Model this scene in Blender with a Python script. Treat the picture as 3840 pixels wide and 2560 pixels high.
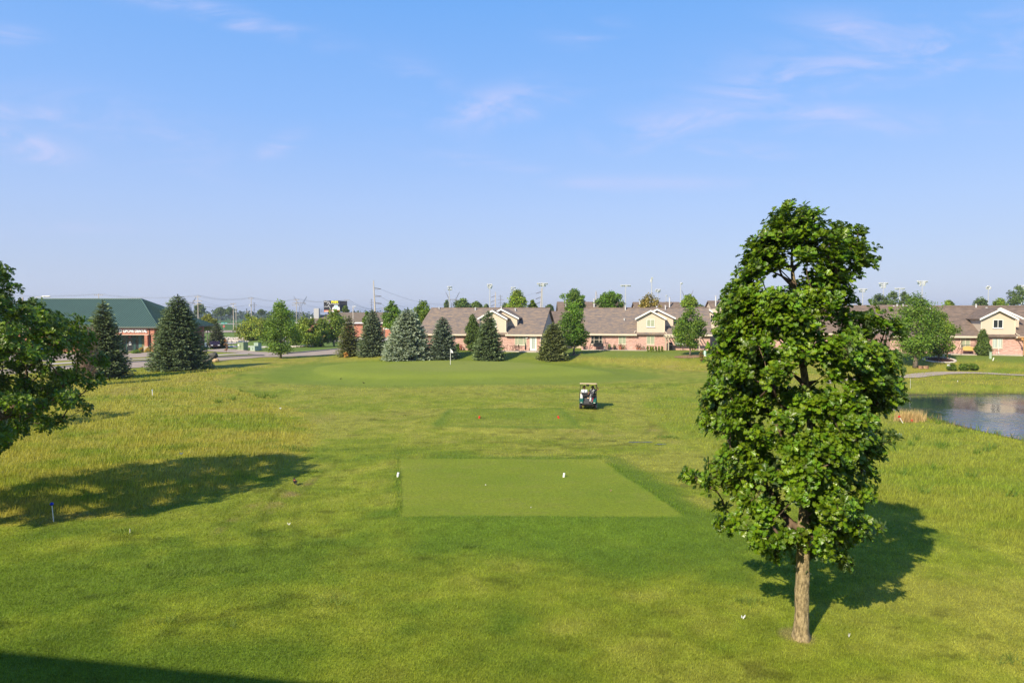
import bpy, bmesh, math, random
import numpy as np
from math import radians as R, sin, cos, pi, sqrt, atan2
from mathutils import Vector, Matrix
for o in list(bpy.data.objects): bpy.data.objects.remove(o)
S = bpy.context.scene
C = S.collection
# ------------------------------------------------------------------ camera
CAMZ, F, HZ = 6.7, 2560.0, 1180.0
PITCH = math.atan((1280-HZ)/F)
cd = bpy.data.cameras.new('camera'); cam = bpy.data.objects.new('camera', cd); C.objects.link(cam)
cam.location = (0, 0, CAMZ); cam.rotation_euler = (R(90)-PITCH, 0, 0)
cd.sensor_width = 36; cd.lens = 24; cd.clip_start = 0.1; cd.clip_end = 9000
S.camera = cam
# ------------------------------------------------------------------ sky and sun
SUN_AZ, SUN_EL = 36.0, 35.0            # azimuth the light travels towards (from +Y to +X), elevation
w = bpy.data.worlds.new('World'); S.world = w; w.use_nodes = True
nt = w.node_tree; nt.nodes.clear(); N = nt.nodes; L = nt.links
out = N.new('ShaderNodeOutputWorld'); bg = N.new('ShaderNodeBackground'); bg.inputs['Strength'].default_value = SKY_STRENGTH = 0.15
sky = N.new('ShaderNodeTexSky'); sky.sky_type = 'NISHITA'; sky.sun_disc = False
sky.sun_elevation = R(SUN_EL); sky.sun_rotation = R(180+SUN_AZ); sky.air_density = 1.25; sky.dust_density = 0.4; sky.ozone_density = 3.0
tc = N.new('ShaderNodeTexCoord')
sep = N.new('ShaderNodeSeparateXYZ'); L.new(tc.outputs['Generated'], sep.inputs[0])
# clouds on a plane high above: direction divided by its height
def MN(op, a, b=None, c=None):
    n = N.new('ShaderNodeMath'); n.operation = op
    for k, v in enumerate((a, b, c)):
        if v is None: continue
        if isinstance(v, (int, float)): n.inputs[k].default_value = v
        else: L.new(v, n.inputs[k])
    return n.outputs[0]
ay = MN('MAXIMUM', MN('ABSOLUTE', sep.outputs['Y']), .05); ca = MN('DIVIDE', sep.outputs['X'], ay); ce = MN('DIVIDE', sep.outputs['Z'], ay)
cmb = N.new('ShaderNodeCombineXYZ'); L.new(ca, cmb.inputs[0]); L.new(ce, cmb.inputs[1])
mp = N.new('ShaderNodeMapping'); mp.inputs['Rotation'].default_value = (0, 0, R(-8)); mp.inputs['Scale'].default_value = (1.0, 3.2, 1); L.new(cmb.outputs[0], mp.inputs[0])
n1 = N.new('ShaderNodeTexNoise'); n1.inputs['Scale'].default_value = 5.5; n1.inputs['Detail'].default_value = 8; n1.inputs['Roughness'].default_value = .6; n1.inputs['Distortion'].default_value = 1.1; L.new(mp.outputs[0], n1.inputs['Vector'])
r1 = N.new('ShaderNodeMapRange'); r1.inputs['From Min'].default_value = .36; r1.inputs['From Max'].default_value = .72; r1.interpolation_type = 'SMOOTHSTEP'; L.new(n1.outputs['Fac'], r1.inputs['Value'])
wob = MN('MULTIPLY', MN('SUBTRACT', n1.outputs['Fac'], .5), 1.6); acc = None
# thin cirrus wisps: azimuth, height, half length, half thickness, tilt, density
for cx, cy, lx, ly, tl, op in [(500, 42, 210, 22, 13, .8), (600, 66, 90, 10, 14, .6), (45, 90, 60, 20, 5, .6), (60, 262, 130, 18, 4, .7), (60, 330, 130, 30, 14, .8), (300, 290, 230, 60, 14, .35), (640, 345, 55, 22, -25, .75), (1000, 225, 100, 45, 35, .6), (1110, 245, 160, 34, -12, .75), (1210, 262, 110, 22, -18, .6), (1335, 68, 75, 40, 10, .5), (1960, 85, 130, 40, 8, .75), (2100, 110, 380, 60, -8, .6), (1850, 175, 330, 45, -14, .65), (1600, 278, 200, 40, -10, .7), (1870, 260, 180, 22, 2, .55), (1660, 348, 190, 22, 2, .6), (1130, 380, 130, 14, 8, .55), (1450, 420, 300, 16, 0, .35), (2000, 290, 400, 26, -3, .3), (120, 530, 250, 16, -2, .3)]:
    u0 = (cx/.6125-1920)/F; v0 = (HZ-cy/.6125)/F; k = 1/(.6125*F); t_ = R(tl)
    du = MN('SUBTRACT', ca, u0); dv = MN('SUBTRACT', ce, v0); a = MN('DIVIDE', MN('SUBTRACT', MN('MULTIPLY', du, cos(t_)), MN('MULTIPLY', dv, sin(t_))), lx*k); b = MN('DIVIDE', MN('ADD', MN('MULTIPLY', du, sin(t_)), MN('MULTIPLY', dv, cos(t_))), ly*k)
    b = MN('ADD', b, wob); d_ = MN('ADD', MN('MULTIPLY', a, a), MN('MULTIPLY', b, b)); g_ = MN('MULTIPLY', MN('EXPONENT', MN('MULTIPLY', d_, -1.0)), op*.85); acc = g_ if acc is None else MN('MAXIMUM', acc, g_)
ml2 = N.new('ShaderNodeMath'); ml2.operation = 'MULTIPLY'; L.new(acc, ml2.inputs[0]); L.new(r1.outputs[0], ml2.inputs[1])
hsv = N.new('ShaderNodeHueSaturation'); hsv.inputs['Hue'].default_value = 0.5; hsv.inputs['Saturation'].default_value = 0.95; L.new(sky.outputs[0], hsv.inputs['Color'])
rp = N.new('ShaderNodeValToRGB'); el = rp.color_ramp.elements
for z_, c_ in [(0.0, (.53, .60, .82)), (.06, (.47, .57, .83)), (.15, (.40, .555, .92)), (.27, (.26, .49, .97)), (.43, (.145, .41, .94)), (1.0, (.035, .12, .40))]:
    if z_ == 0.0: e_ = el[0]; e_.position = 0
    elif z_ == 1.0: e_ = el[-1]; e_.position = 1
    else: e_ = el.new(z_)
    e_.color = (*c_, 1)
L.new(sep.outputs['Z'], rp.inputs[0])
rs = N.new('ShaderNodeVectorMath'); rs.operation = 'SCALE'; rs.inputs['Scale'].default_value = 4.75; L.new(rp.outputs[0], rs.inputs[0])
mx0 = N.new('ShaderNodeMix'); mx0.data_type = 'RGBA'; mx0.inputs['Factor'].default_value = .88; L.new(hsv.outputs[0], mx0.inputs['A']); L.new(rs.outputs[0], mx0.inputs['B'])
mix = N.new('ShaderNodeMix'); mix.data_type = 'RGBA'; L.new(ml2.outputs[0], mix.inputs['Factor']); L.new(mx0.outputs['Result'], mix.inputs['A']); mix.inputs['B'].default_value = (3.5, 3.4, 4.75, 1)
L.new(mix.outputs['Result'], bg.inputs['Color']); L.new(bg.outputs[0], out.inputs['Surface'])
sd = bpy.data.lights.new('sun', 'SUN'); sd.energy = 5.0; sd.angle = R(0.53); sd.color = (1.0, 0.89, 0.68)
sun = bpy.data.objects.new('sun', sd); C.objects.link(sun)
ld = Vector((sin(R(SUN_AZ))*cos(R(SUN_EL)), cos(R(SUN_AZ))*cos(R(SUN_EL)), -sin(R(SUN_EL))))
sun.rotation_euler = ld.to_track_quat('-Z', 'Y').to_euler(); sun.location = (-20, -30, 40)
S.view_settings.view_transform = 'Standard'; S.view_settings.look = 'None'; S.view_settings.exposure = 0.5; S.view_settings.gamma = 1
# ------------------------------------------------------------------ helpers
def ray(px, py):
    a = 1280-py
    return np.array([px-1920.0, F*cos(PITCH)+a*sin(PITCH), -F*sin(PITCH)+a*cos(PITCH)])
def at(px, py, y):                       # world point on the sight line at distance y ahead
    r = ray(px, py); r = r*(y/r[1]); return Vector((r[0], r[1], r[2]+CAMZ))
def onz(px, py, z=0.0):
    r = ray(px, py); t = (z-CAMZ)/r[2]; return (r[0]*t, r[1]*t)
def hsh(ix, iy, s):
    n = (ix.astype(np.int64)*374761393 + iy.astype(np.int64)*668265263 + s*1442695041) & 0x7fffffff
    n = ((n ^ (n >> 13))*1274126177) & 0x7fffffff
    return ((n ^ (n >> 16)) & 0xffff)/65535.0
def vn(x, y, s=0):
    xi = np.floor(x); yi = np.floor(y); fx = x-xi; fy = y-yi
    fx = fx*fx*(3-2*fx); fy = fy*fy*(3-2*fy); xi = xi.astype(np.int64); yi = yi.astype(np.int64)
    a = hsh(xi, yi, s); b = hsh(xi+1, yi, s); c = hsh(xi, yi+1, s); d = hsh(xi+1, yi+1, s)
    return (a*(1-fx)+b*fx)*(1-fy)+(c*(1-fx)+d*fx)*fy
def fbm(x, y, s=0, o=4):
    t = 0; a = 0.5
    for i in range(o): t = t+a*vn(x, y, s+i*7); x = x*2.03+11.3; y = y*2.03+5.7; a *= 0.5
    return t/(1-0.5**o)
def sst(a, b, x):
    t = np.clip((x-a)/(b-a), 0, 1); return t*t*(3-2*t)
def sdist(poly, x, y):                   # signed distance, negative inside
    P = np.array(poly); d = np.full(x.shape, 1e9); ins = np.zeros(x.shape, bool)
    for i in range(len(P)):
        a = P[i]; b = P[(i+1) % len(P)]; e = b-a
        t = np.clip(((x-a[0])*e[0]+(y-a[1])*e[1])/(e@e+1e-9), 0, 1)
        d = np.minimum(d, np.hypot(x-a[0]-t*e[0], y-a[1]-t*e[1]))
        c = ((a[1] > y) != (b[1] > y)) & (x < (b[0]-a[0])*(y-a[1])/(b[1]-a[1]+1e-12)+a[0]); ins ^= c
    return np.where(ins, -d, d)
def smooth_poly(P, it=2):
    for _ in range(it):
        Q = []
        for i in range(len(P)):
            a = P[i]; b = P[(i+1) % len(P)]
            Q += [(a[0]*.75+b[0]*.25, a[1]*.75+b[1]*.25), (a[0]*.25+b[0]*.75, a[1]*.25+b[1]*.75)]
        P = Q
    return P
PP = lambda L_, z=0.0: [onz(a, b, z) for a, b in L_]
MOWN = smooth_poly(PP([(-1500, 2790), (-1100, 2010), (0, 1975), (350, 1950), (640, 1905), (850, 1850), (1020, 1800), (1140, 1730), (1185, 1650), (1175, 1580), (1110, 1520), (1000, 1478), (880, 1458), (800, 1442),
   (840, 1420), (950, 1395), (1100, 1366), (1250, 1350), (1600, 1347), (1900, 1350), (2200, 1362), (2500, 1385), (2760, 1400), (2740, 1428), (2560, 1442), (2420, 1485), (2390, 1535), (2470, 1600), (2640, 1690), (2850, 1800), (3300, 1930), (3840, 2090), (4900, 2300), (4900, 2790)]), 2)
GREEN = smooth_poly(PP([(1165, 1387), (1200, 1370), (1350, 1357), (1700, 1353), (1950, 1360), (2150, 1377), (2330, 1396), (2200, 1405), (1900, 1413), (1500, 1418), (1300, 1413), (1190, 1402)], .3), 2)
PUTT = smooth_poly(PP([(1420, 1385), (1480, 1364), (1700, 1357), (1900, 1364), (2060, 1380), (1900, 1396), (1600, 1400)], .3), 2)
TEE = PP([(1508, 1952), (1500, 1726), (2243, 1726), (2565, 1952)])
APRON = smooth_poly(PP([(1440, 2120), (1430, 1712), (2300, 1706), (2620, 1900), (2700, 2120)]), 1)
TEE2 = PP([(1640, 1602), (1690, 1537), (2092, 1537), (2170, 1602)])
WZ = -0.55
POND = smooth_poly(PP([(3270, 1500), (3330, 1548), (3450, 1553), (3560, 1592), (3700, 1627), (3840, 1655), (4300, 1780), (5200, 1800), (5200, 1480), (3840, 1477), (3500, 1478), (3340, 1484)], WZ), 1)
WZ2 = -0.5
BACKPOND = smooth_poly(PP([(820, 1306), (900, 1309), (1120, 1309), (1120, 1303), (940, 1299), (900, 1297), (840, 1294), (880, 1291), (900, 1286), (960, 1280), (880, 1278), (780, 1281), (700, 1290), (700, 1308)], WZ2), 1)
def Hh(x, y):
    x = np.asarray(x, float); y = np.asarray(y, float)
    h = 1.2*sst(89, 103, y+0.21*x)*sst(-30, -14, x)*(1-sst(150, 260, y))
    h = h + 0.55*sst(-.5, 5.5, -sdist(GREEN, x, y)+2.5)
    t = sdist(TEE, x, y); h = h+0.16*(1-sst(0.0, 2.4, t))+0.0*t
    t2 = sdist(TEE2, x, y); h = h+0.14*(1-sst(0.0, 2.2, t2))
    far = sst(16, 40, np.hypot(x, y))*(1-sst(240, 300, y))
    h = h + far*(fbm(x/17., y/17., 3, 3)-.5)*.5 + sst(8, 20, np.hypot(x, y))*(fbm(x/5., y/5., 9, 2)-.5)*.10*(t > 0)
    p = sdist(POND, x, y); h = h*(sst(0, 7, p)) + (WZ+.02)*(1-sst(0, 3.0, p)) - 0.5*(1-sst(-4, 0, p))
    m = y > 120
    if m.any():
        q = np.full(x.shape, 1e3); q[m] = sdist(BACKPOND, x[m], y[m])
        h = h*sst(0, 6, q)+(WZ2+.02)*(1-sst(0, 3.5, q))-0.4*(1-sst(-3, 0, q))
    return h
def hz(x, y): return float(Hh(np.array([float(x)]), np.array([float(y)]))[0])
def G(px, py):                            # point of the terrain seen at a photo pixel
    z = 0.0
    for _ in range(14): x, y = onz(px, py, z); z = .5*z+.5*hz(x, y)
    return Vector((x, y, hz(x, y)))
def GD(px, d):                            # terrain point in the photo column px, d metres ahead
    x = (px-1920)/F*d; return Vector((x, d, hz(x, d)))
def link(o, parent=None):
    C.objects.link(o)
    if parent: o.parent = parent
    return o
def tag(o, label=None, cat=None, group=None, kind=None):
    if label: o['label'] = label
    if cat: o['category'] = cat
    if group: o['group'] = group
    if kind: o['kind'] = kind
    return o
def thing(name, label, cat, loc=(0, 0, 0), rz=0, group=None, sc=1):
    o = bpy.data.objects.new(name, None); o.location = loc; o.rotation_euler = (0, 0, rz); o.scale = (sc, sc, sc); o.empty_display_size = .3
    link(o); return tag(o, label, cat, group)
def npmesh(name, V, Fc, mat, parent=None, col=None, smooth=False):
    V = np.ascontiguousarray(V, dtype=np.float32); Fc = np.ascontiguousarray(Fc, dtype=np.int32); k = Fc.shape[1]
    me = bpy.data.meshes.new(name); me.vertices.add(len(V)); me.vertices.foreach_set('co', V.ravel())
    me.loops.add(Fc.size); me.loops.foreach_set('vertex_index', Fc.ravel())
    me.polygons.add(len(Fc)); me.polygons.foreach_set('loop_start', np.arange(len(Fc), dtype=np.int32)*k)
    if smooth: me.polygons.foreach_set('use_smooth', np.ones(len(Fc), dtype=bool))
    if col is not None:
        a = me.attributes.new('col', 'FLOAT_COLOR', 'POINT'); cc = np.ones((len(V), 4), np.float32); cc[:, :3] = col; a.data.foreach_set('color', cc.ravel())
    me.update(calc_edges=True); me.materials.append(mat)
    return link(bpy.data.objects.new(name, me), parent)
class MB:
    def __init__(s): s.v = []; s.f = []; s.m = []
    def add(s, v, f, mi=0):
        b = len(s.v); s.v += [tuple(p) for p in v]; s.f += [tuple(i+b for i in q) for q in f]; s.m += [mi]*len(f); return s
    def box(s, c, d, mi=0, rz=0, rx=0, ry=0):
        M = Matrix.Translation(c) @ Matrix.Rotation(rz, 4, 'Z') @ Matrix.Rotation(rx, 4, 'X') @ Matrix.Rotation(ry, 4, 'Y')
        a, b, h = d[0]/2, d[1]/2, d[2]/2
        v = [M @ Vector(p) for p in [(-a, -b, -h), (a, -b, -h), (a, b, -h), (-a, b, -h), (-a, -b, h), (a, -b, h), (a, b, h), (-a, b, h)]]
        return s.add(v, [(0, 3, 2, 1), (4, 5, 6, 7), (0, 1, 5, 4), (1, 2, 6, 5), (2, 3, 7, 6), (3, 0, 4, 7)], mi)
    def bx(s, x0, x1, y0, y1, z0, z1, mi=0): return s.box(((x0+x1)/2, (y0+y1)/2, (z0+z1)/2), (x1-x0, y1-y0, z1-z0), mi)
    def tube(s, P, r, n=8, mi=0, caps=True):
        P = [Vector(p) for p in P]
        if not hasattr(r, '__len__'): r = [r]*len(P)
        v = []; up = None
        for i, p in enumerate(P):
            t = (P[min(i+1, len(P)-1)]-P[max(i-1, 0)])
            t = t.normalized() if t.length > 1e-9 else Vector((0, 0, 1))
            if up is None: up = Vector((1, 0, 0)) if abs(t.x) < .8 else Vector((0, 1, 0))
            a = (up-t*up.dot(t)).normalized(); b = t.cross(a); up = a
            v += [p+(a*cos(2*pi*k/n)+b*sin(2*pi*k/n))*r[i] for k in range(n)]
        f = [(i*n+k, i*n+(k+1) % n, (i+1)*n+(k+1) % n, (i+1)*n+k) for i in range(len(P)-1) for k in range(n)]
        if caps: f += [tuple(range(n))[::-1], tuple((len(P)-1)*n+k for k in range(n))]
        return s.add(v, f, mi)
    def prism(s, poly, ax, t0, t1, mi=0):    # polygon in the two other axes, extruded along ax
        n = len(poly)
        def mk(p, t): return {'x': (t, p[0], p[1]), 'y': (p[0], t, p[1]), 'z': (p[0], p[1], t)}[ax]
        v = [mk(p, t0) for p in poly]+[mk(p, t1) for p in poly]
        f = [tuple(range(n)), tuple(range(n, 2*n))[::-1]]+[(i, n+i, n+(i+1) % n, (i+1) % n) for i in range(n)]
        return s.add(v, f, mi)
    def ball(s, c, r, n=10, m=7, mi=0, sc=(1, 1, 1), jit=0, rng=None):
        v = []; c = Vector(c)
        for j in range(1, m):
            for k in range(n):
                th = pi*j/m; ph = 2*pi*k/n; q = r*(1+(rng.uniform(-jit, jit) if rng else 0))
                v.append(c+Vector((q*sin(th)*cos(ph)*sc[0], q*sin(th)*sin(ph)*sc[1], q*cos(th)*sc[2])))
        v += [c+Vector((0, 0, r*sc[2])), c-Vector((0, 0, r*sc[2]))]; a = len(v)-2; b = a+1
        f = [(j*n+k, (j+1)*n+k, (j+1)*n+(k+1) % n, j*n+(k+1) % n) for j in range(m-2) for k in range(n)]
        f += [(a, k, (k+1) % n) for k in range(n)]+[(b, (m-2)*n+(k+1) % n, (m-2)*n+k) for k in range(n)]
        return s.add(v, f, mi)
    def build(s, name, mats, parent=None, smooth=False, bevel=0):
        me = bpy.data.meshes.new(name); me.from_pydata(s.v, [], s.f); me.update()
        if not isinstance(mats, (list, tuple)): mats = [mats]
        for m in mats: me.materials.append(m)
        me.polygons.foreach_set('material_index', s.m)
        bm = bmesh.new(); bm.from_mesh(me); bmesh.ops.recalc_face_normals(bm, faces=bm.faces); bm.to_mesh(me); bm.free()
        if smooth: me.polygons.foreach_set('use_smooth', [True]*len(me.polygons))
        o = link(bpy.data.objects.new(name, me), parent)
        if bevel:
            b = o.modifiers.new('bevel', 'BEVEL'); b.width = bevel; b.segments = 2; b.limit_method = 'ANGLE'
        return o
def copy_tree(o, parent=None):
    c = o.copy(); C.objects.link(c)
    if parent: c.parent = parent
    for ch in list(o.children): copy_tree(ch, c)
    return c
# ------------------------------------------------------------------ materials
MATS = {}
def mat(name, col, rough=.7, spec=.3, metal=0, var=0, vscale=8, bump=0, bscale=40, coat=0, vsc3=None):
    if name in MATS: return MATS[name]
    m = bpy.data.materials.new(name); m.use_nodes = True; t = m.node_tree; b = t.nodes['Principled BSDF']
    b.inputs['Base Color'].default_value = (*col, 1); b.inputs['Roughness'].default_value = rough; b.inputs['Specular IOR Level'].default_value = spec; b.inputs['Metallic'].default_value = metal
    if coat: b.inputs['Coat Weight'].default_value = coat
    co = t.nodes.new('ShaderNodeTexCoord')
    if var:
        mpn = t.nodes.new('ShaderNodeMapping'); t.links.new(co.outputs['Object'], mpn.inputs[0])
        if vsc3: mpn.inputs['Scale'].default_value = vsc3
        n = t.nodes.new('ShaderNodeTexNoise'); n.inputs['Scale'].default_value = vscale; n.inputs['Detail'].default_value = 5; t.links.new(mpn.outputs[0], n.inputs['Vector'])
        r = t.nodes.new('ShaderNodeValToRGB'); e = r.color_ramp.elements
        e[0].position = .3; e[1].position = .7; e[0].color = (*[c*(1-var) for c in col], 1); e[1].color = (*[min(1, c*(1+var)) for c in col], 1)
        t.links.new(n.outputs['Fac'], r.inputs[0]); t.links.new(r.outputs[0], b.inputs['Base Color'])
    if bump:
        n = t.nodes.new('ShaderNodeTexNoise'); n.inputs['Scale'].default_value = bscale; n.inputs['Detail'].default_value = 4; t.links.new(co.outputs['Object'], n.inputs['Vector'])
        bp = t.nodes.new('ShaderNodeBump'); bp.inputs['Strength'].default_value = bump; bp.inputs['Distance'].default_value = .02; t.links.new(n.outputs['Fac'], bp.inputs['Height']); t.links.new(bp.outputs[0], b.inputs['Normal'])
    MATS[name] = m; return m
def attr_mat(name, rough=.6, spec=.25, trans=.3, bump=0, bscale=30, vary=0, vscale=3):
    m = bpy.data.materials.new(name); m.use_nodes = True; t = m.node_tree; b = t.nodes['Principled BSDF']; o = t.nodes['Material Output']
    a = t.nodes.new('ShaderNodeAttribute'); a.attribute_name = 'col'; src = a.outputs['Color']
    if vary:
        g = t.nodes.new('ShaderNodeNewGeometry'); n = t.nodes.new('ShaderNodeTexNoise'); n.inputs['Scale'].default_value = vscale; n.inputs['Detail'].default_value = 7; n.inputs['Roughness'].default_value = .7
        t.links.new(g.outputs['Position'], n.inputs['Vector'])
        mr = t.nodes.new('ShaderNodeMapRange'); mr.inputs['From Min'].default_value = .3; mr.inputs['From Max'].default_value = .7; mr.inputs['To Min'].default_value = 1-vary; mr.inputs['To Max'].default_value = 1+vary
        t.links.new(n.outputs['Fac'], mr.inputs['Value'])
        vm = t.nodes.new('ShaderNodeVectorMath'); vm.operation = 'SCALE'; t.links.new(src, vm.inputs[0]); t.links.new(mr.outputs[0], vm.inputs['Scale']); src = vm.outputs[0]
    t.links.new(src, b.inputs['Base Color']); b.inputs['Roughness'].default_value = rough; b.inputs['Specular IOR Level'].default_value = spec
    if trans:
        tr = t.nodes.new('ShaderNodeBsdfTranslucent'); mx = t.nodes.new('ShaderNodeMixShader'); mx.inputs[0].default_value = trans
        sc = t.nodes.new('ShaderNodeVectorMath'); sc.operation = 'MULTIPLY'; sc.inputs[1].default_value = (1.25, 1.2, .5); t.links.new(src, sc.inputs[0]); t.links.new(sc.outputs[0], tr.inputs['Color'])
        t.links.new(b.outputs[0], mx.inputs[1]); t.links.new(tr.outputs[0], mx.inputs[2]); t.links.new(mx.outputs[0], o.inputs['Surface'])
    if bump:
        g = t.nodes.new('ShaderNodeNewGeometry'); n = t.nodes.new('ShaderNodeTexNoise'); n.inputs['Scale'].default_value = bscale; n.inputs['Detail'].default_value = 6; t.links.new(g.outputs['Position'], n.inputs['Vector'])
        bp = t.nodes.new('ShaderNodeBump'); bp.inputs['Strength'].default_value = bump; bp.inputs['Distance'].default_value = .05; t.links.new(n.outputs['Fac'], bp.inputs['Height']); t.links.new(bp.outputs[0], b.inputs['Normal'])
    return m
def brick_mat(name, c1, c2, mortar, sc=1.0, streak=.35):
    m = bpy.data.materials.new(name); m.use_nodes = True; t = m.node_tree; b = t.nodes['Principled BSDF']; b.inputs['Roughness'].default_value = .85; b.inputs['Specular IOR Level'].default_value = .2
    co = t.nodes.new('ShaderNodeTexCoord'); s = t.nodes.new('ShaderNodeSeparateXYZ'); t.links.new(co.outputs['Object'], s.inputs[0])
    ad = t.nodes.new('ShaderNodeMath'); t.links.new(s.outputs[0], ad.inputs[0]); t.links.new(s.outputs[1], ad.inputs[1])
    cb = t.nodes.new('ShaderNodeCombineXYZ'); t.links.new(ad.outputs[0], cb.inputs[0]); t.links.new(s.outputs[2], cb.inputs[1])
    br = t.nodes.new('ShaderNodeTexBrick'); br.inputs['Scale'].default_value = sc; br.inputs['Brick Width'].default_value = .26; br.inputs['Row Height'].default_value = .085; br.inputs['Mortar Size'].default_value = .008
    br.inputs['Color1'].default_value = (*c1, 1); br.inputs['Color2'].default_value = (*c2, 1); br.inputs['Mortar'].default_value = (*mortar, 1); t.links.new(cb.outputs[0], br.inputs['Vector'])
    mpn = t.nodes.new('ShaderNodeMapping'); mpn.inputs['Scale'].default_value = (.9, 4.5, 1); t.links.new(cb.outputs[0], mpn.inputs[0])
    n = t.nodes.new('ShaderNodeTexNoise'); n.inputs['Scale'].default_value = 1.6; n.inputs['Detail'].default_value = 6; n.inputs['Roughness'].default_value = .75; t.links.new(mpn.outputs[0], n.inputs['Vector'])
    mr = t.nodes.new('ShaderNodeMapRange'); mr.inputs['From Min'].default_value = .35; mr.inputs['From Max'].default_value = .65; mr.inputs['To Min'].default_value = 1-streak; mr.inputs['To Max'].default_value = 1+streak; t.links.new(n.outputs['Fac'], mr.inputs['Value'])
    vm = t.nodes.new('ShaderNodeVectorMath'); vm.operation = 'SCALE'; t.links.new(br.outputs['Color'], vm.inputs[0]); t.links.new(mr.outputs[0], vm.inputs['Scale']); t.links.new(vm.outputs[0], b.inputs['Base Color'])
    bp = t.nodes.new('ShaderNodeBump'); bp.inputs['Strength'].default_value = .5; bp.inputs['Distance'].default_value = .01; t.links.new(br.outputs['Fac'], bp.inputs['Height']); bp.invert = True; t.links.new(bp.outputs[0], b.inputs['Normal'])
    return m
def shingle_mat(name, c1, c2, c3):
    m = bpy.data.materials.new(name); m.use_nodes = True; t = m.node_tree; b = t.nodes['Principled BSDF']; b.inputs['Roughness'].default_value = .9; b.inputs['Specular IOR Level'].default_value = .15
    co = t.nodes.new('ShaderNodeTexCoord'); s = t.nodes.new('ShaderNodeSeparateXYZ'); t.links.new(co.outputs['Object'], s.inputs[0])
    cb = t.nodes.new('ShaderNodeCombineXYZ'); t.links.new(s.outputs[0], cb.inputs[0]); t.links.new(s.outputs[2], cb.inputs[1]); t.links.new(s.outputs[1], cb.inputs[2])
    br = t.nodes.new('ShaderNodeTexBrick'); br.inputs['Scale'].default_value = 1; br.inputs['Brick Width'].default_value = .33; br.inputs['Row Height'].default_value = .085; br.inputs['Mortar Size'].default_value = .01; br.inputs['Bias'].default_value = 0
    br.inputs['Color1'].default_value = (*c1, 1); br.inputs['Color2'].default_value = (*c2, 1); br.inputs['Mortar'].default_value = (*[c*.6 for c in c3], 1); t.links.new(cb.outputs[0], br.inputs['Vector'])
    mpn = t.nodes.new('ShaderNodeMapping'); mpn.inputs['Scale'].default_value = (.7, 2.6, 1.2); t.links.new(cb.outputs[0], mpn.inputs[0])
    n = t.nodes.new('ShaderNodeTexNoise'); n.inputs['Scale'].default_value = 1.5; n.inputs['Detail'].default_value = 8; n.inputs['Roughness'].default_value = .8; t.links.new(mpn.outputs[0], n.inputs['Vector'])
    r = t.nodes.new('ShaderNodeValToRGB'); e = r.color_ramp.elements; e[0].position = .40; e[1].position = .60; e[0].color = (*c3, 1); e[1].color = (*[c*1.25 for c in c1], 1); t.links.new(n.outputs['Fac'], r.inputs[0])
    mx = t.nodes.new('ShaderNodeMix'); mx.data_type = 'RGBA'; mx.inputs['Factor'].default_value = .78; t.links.new(br.outputs['Color'], mx.inputs['A']); t.links.new(r.outputs[0], mx.inputs['B']); t.links.new(mx.outputs['Result'], b.inputs['Base Color'])
    return m
M_white = mat('white_paint', (.78, .76, .72), .5); M_cream = mat('cream_trim', (.66, .56, .44), .6); M_black = mat('black_plastic', (.012, .012, .014), .45)
M_dark = mat('dark_metal', (.03, .028, .026), .5); M_steel = mat('galvanised_steel', (.42, .42, .42), .55, .4, .3); M_pale = mat('pale_steel', (.58, .58, .59), .6); M_mast = mat('mast_steel', (.46, .46, .47), .6)
M_lampwhite = mat('lamp_housing_white', (.72, .72, .70), .45); M_wood = mat('weathered_pole_wood', (.30, .25, .20), .9, .1, 0, .25, 4)
M_siding = None
def siding_mat(name, col, pitch=.11):
    m = bpy.data.materials.new(name); m.use_nodes = True; t = m.node_tree; b = t.nodes['Principled BSDF']; b.inputs['Roughness'].default_value = .6; b.inputs['Base Color'].default_value = (*col, 1)
    co = t.nodes.new('ShaderNodeTexCoord'); s = t.nodes.new('ShaderNodeSeparateXYZ'); t.links.new(co.outputs['Object'], s.inputs[0])
    d = t.nodes.new('ShaderNodeMath'); d.operation = 'DIVIDE'; d.inputs[1].default_value = pitch; t.links.new(s.outputs[2], d.inputs[0])
    f = t.nodes.new('ShaderNodeMath'); f.operation = 'FRACT'; t.links.new(d.outputs[0], f.inputs[0])
    bp = t.nodes.new('ShaderNodeBump'); bp.inputs['Strength'].default_value = .9; bp.inputs['Distance'].default_value = .02; bp.invert = True; t.links.new(f.outputs[0], bp.inputs['Height']); t.links.new(bp.outputs[0], b.inputs['Normal'])
    return m
M_siding = siding_mat('cream_siding', (.60, .49, .375)); M_sidingtan = siding_mat('tan_siding', (.46, .42, .37))
M_brick = brick_mat('pink_brick', (.45, .235, .19), (.56, .345, .285), (.56, .45, .40), streak=.28)
M_brickred = brick_mat('red_brick', (.40, .125, .075), (.50, .19, .12), (.50, .32, .25), streak=.2)
M_shingle = shingle_mat('brown_shingles', (.255, .185, .13), (.18, .14, .112), (.125, .118, .128))
M_shingle2 = shingle_mat('dark_brown_shingles', (.205, .148, .115), (.16, .122, .098), (.12, .095, .08))
M_glass = mat('window_glass', (.02, .026, .03), .08, .6); M_blind = mat('window_blind', (.33, .36, .25), .35, .5, 0, .08, 2); M_curtain = mat('pale_curtain', (.42, .47, .42), .35, .5, 0, .35, 9, vsc3=(1, 1, .01))
M_concrete = mat('concrete', (.46, .40, .34), .9, .2, 0, .12, 1.2); M_asphalt = mat('road_surface', (.37, .295, .24), .92, .2, 0, .12, .6, .2, 30)
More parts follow.
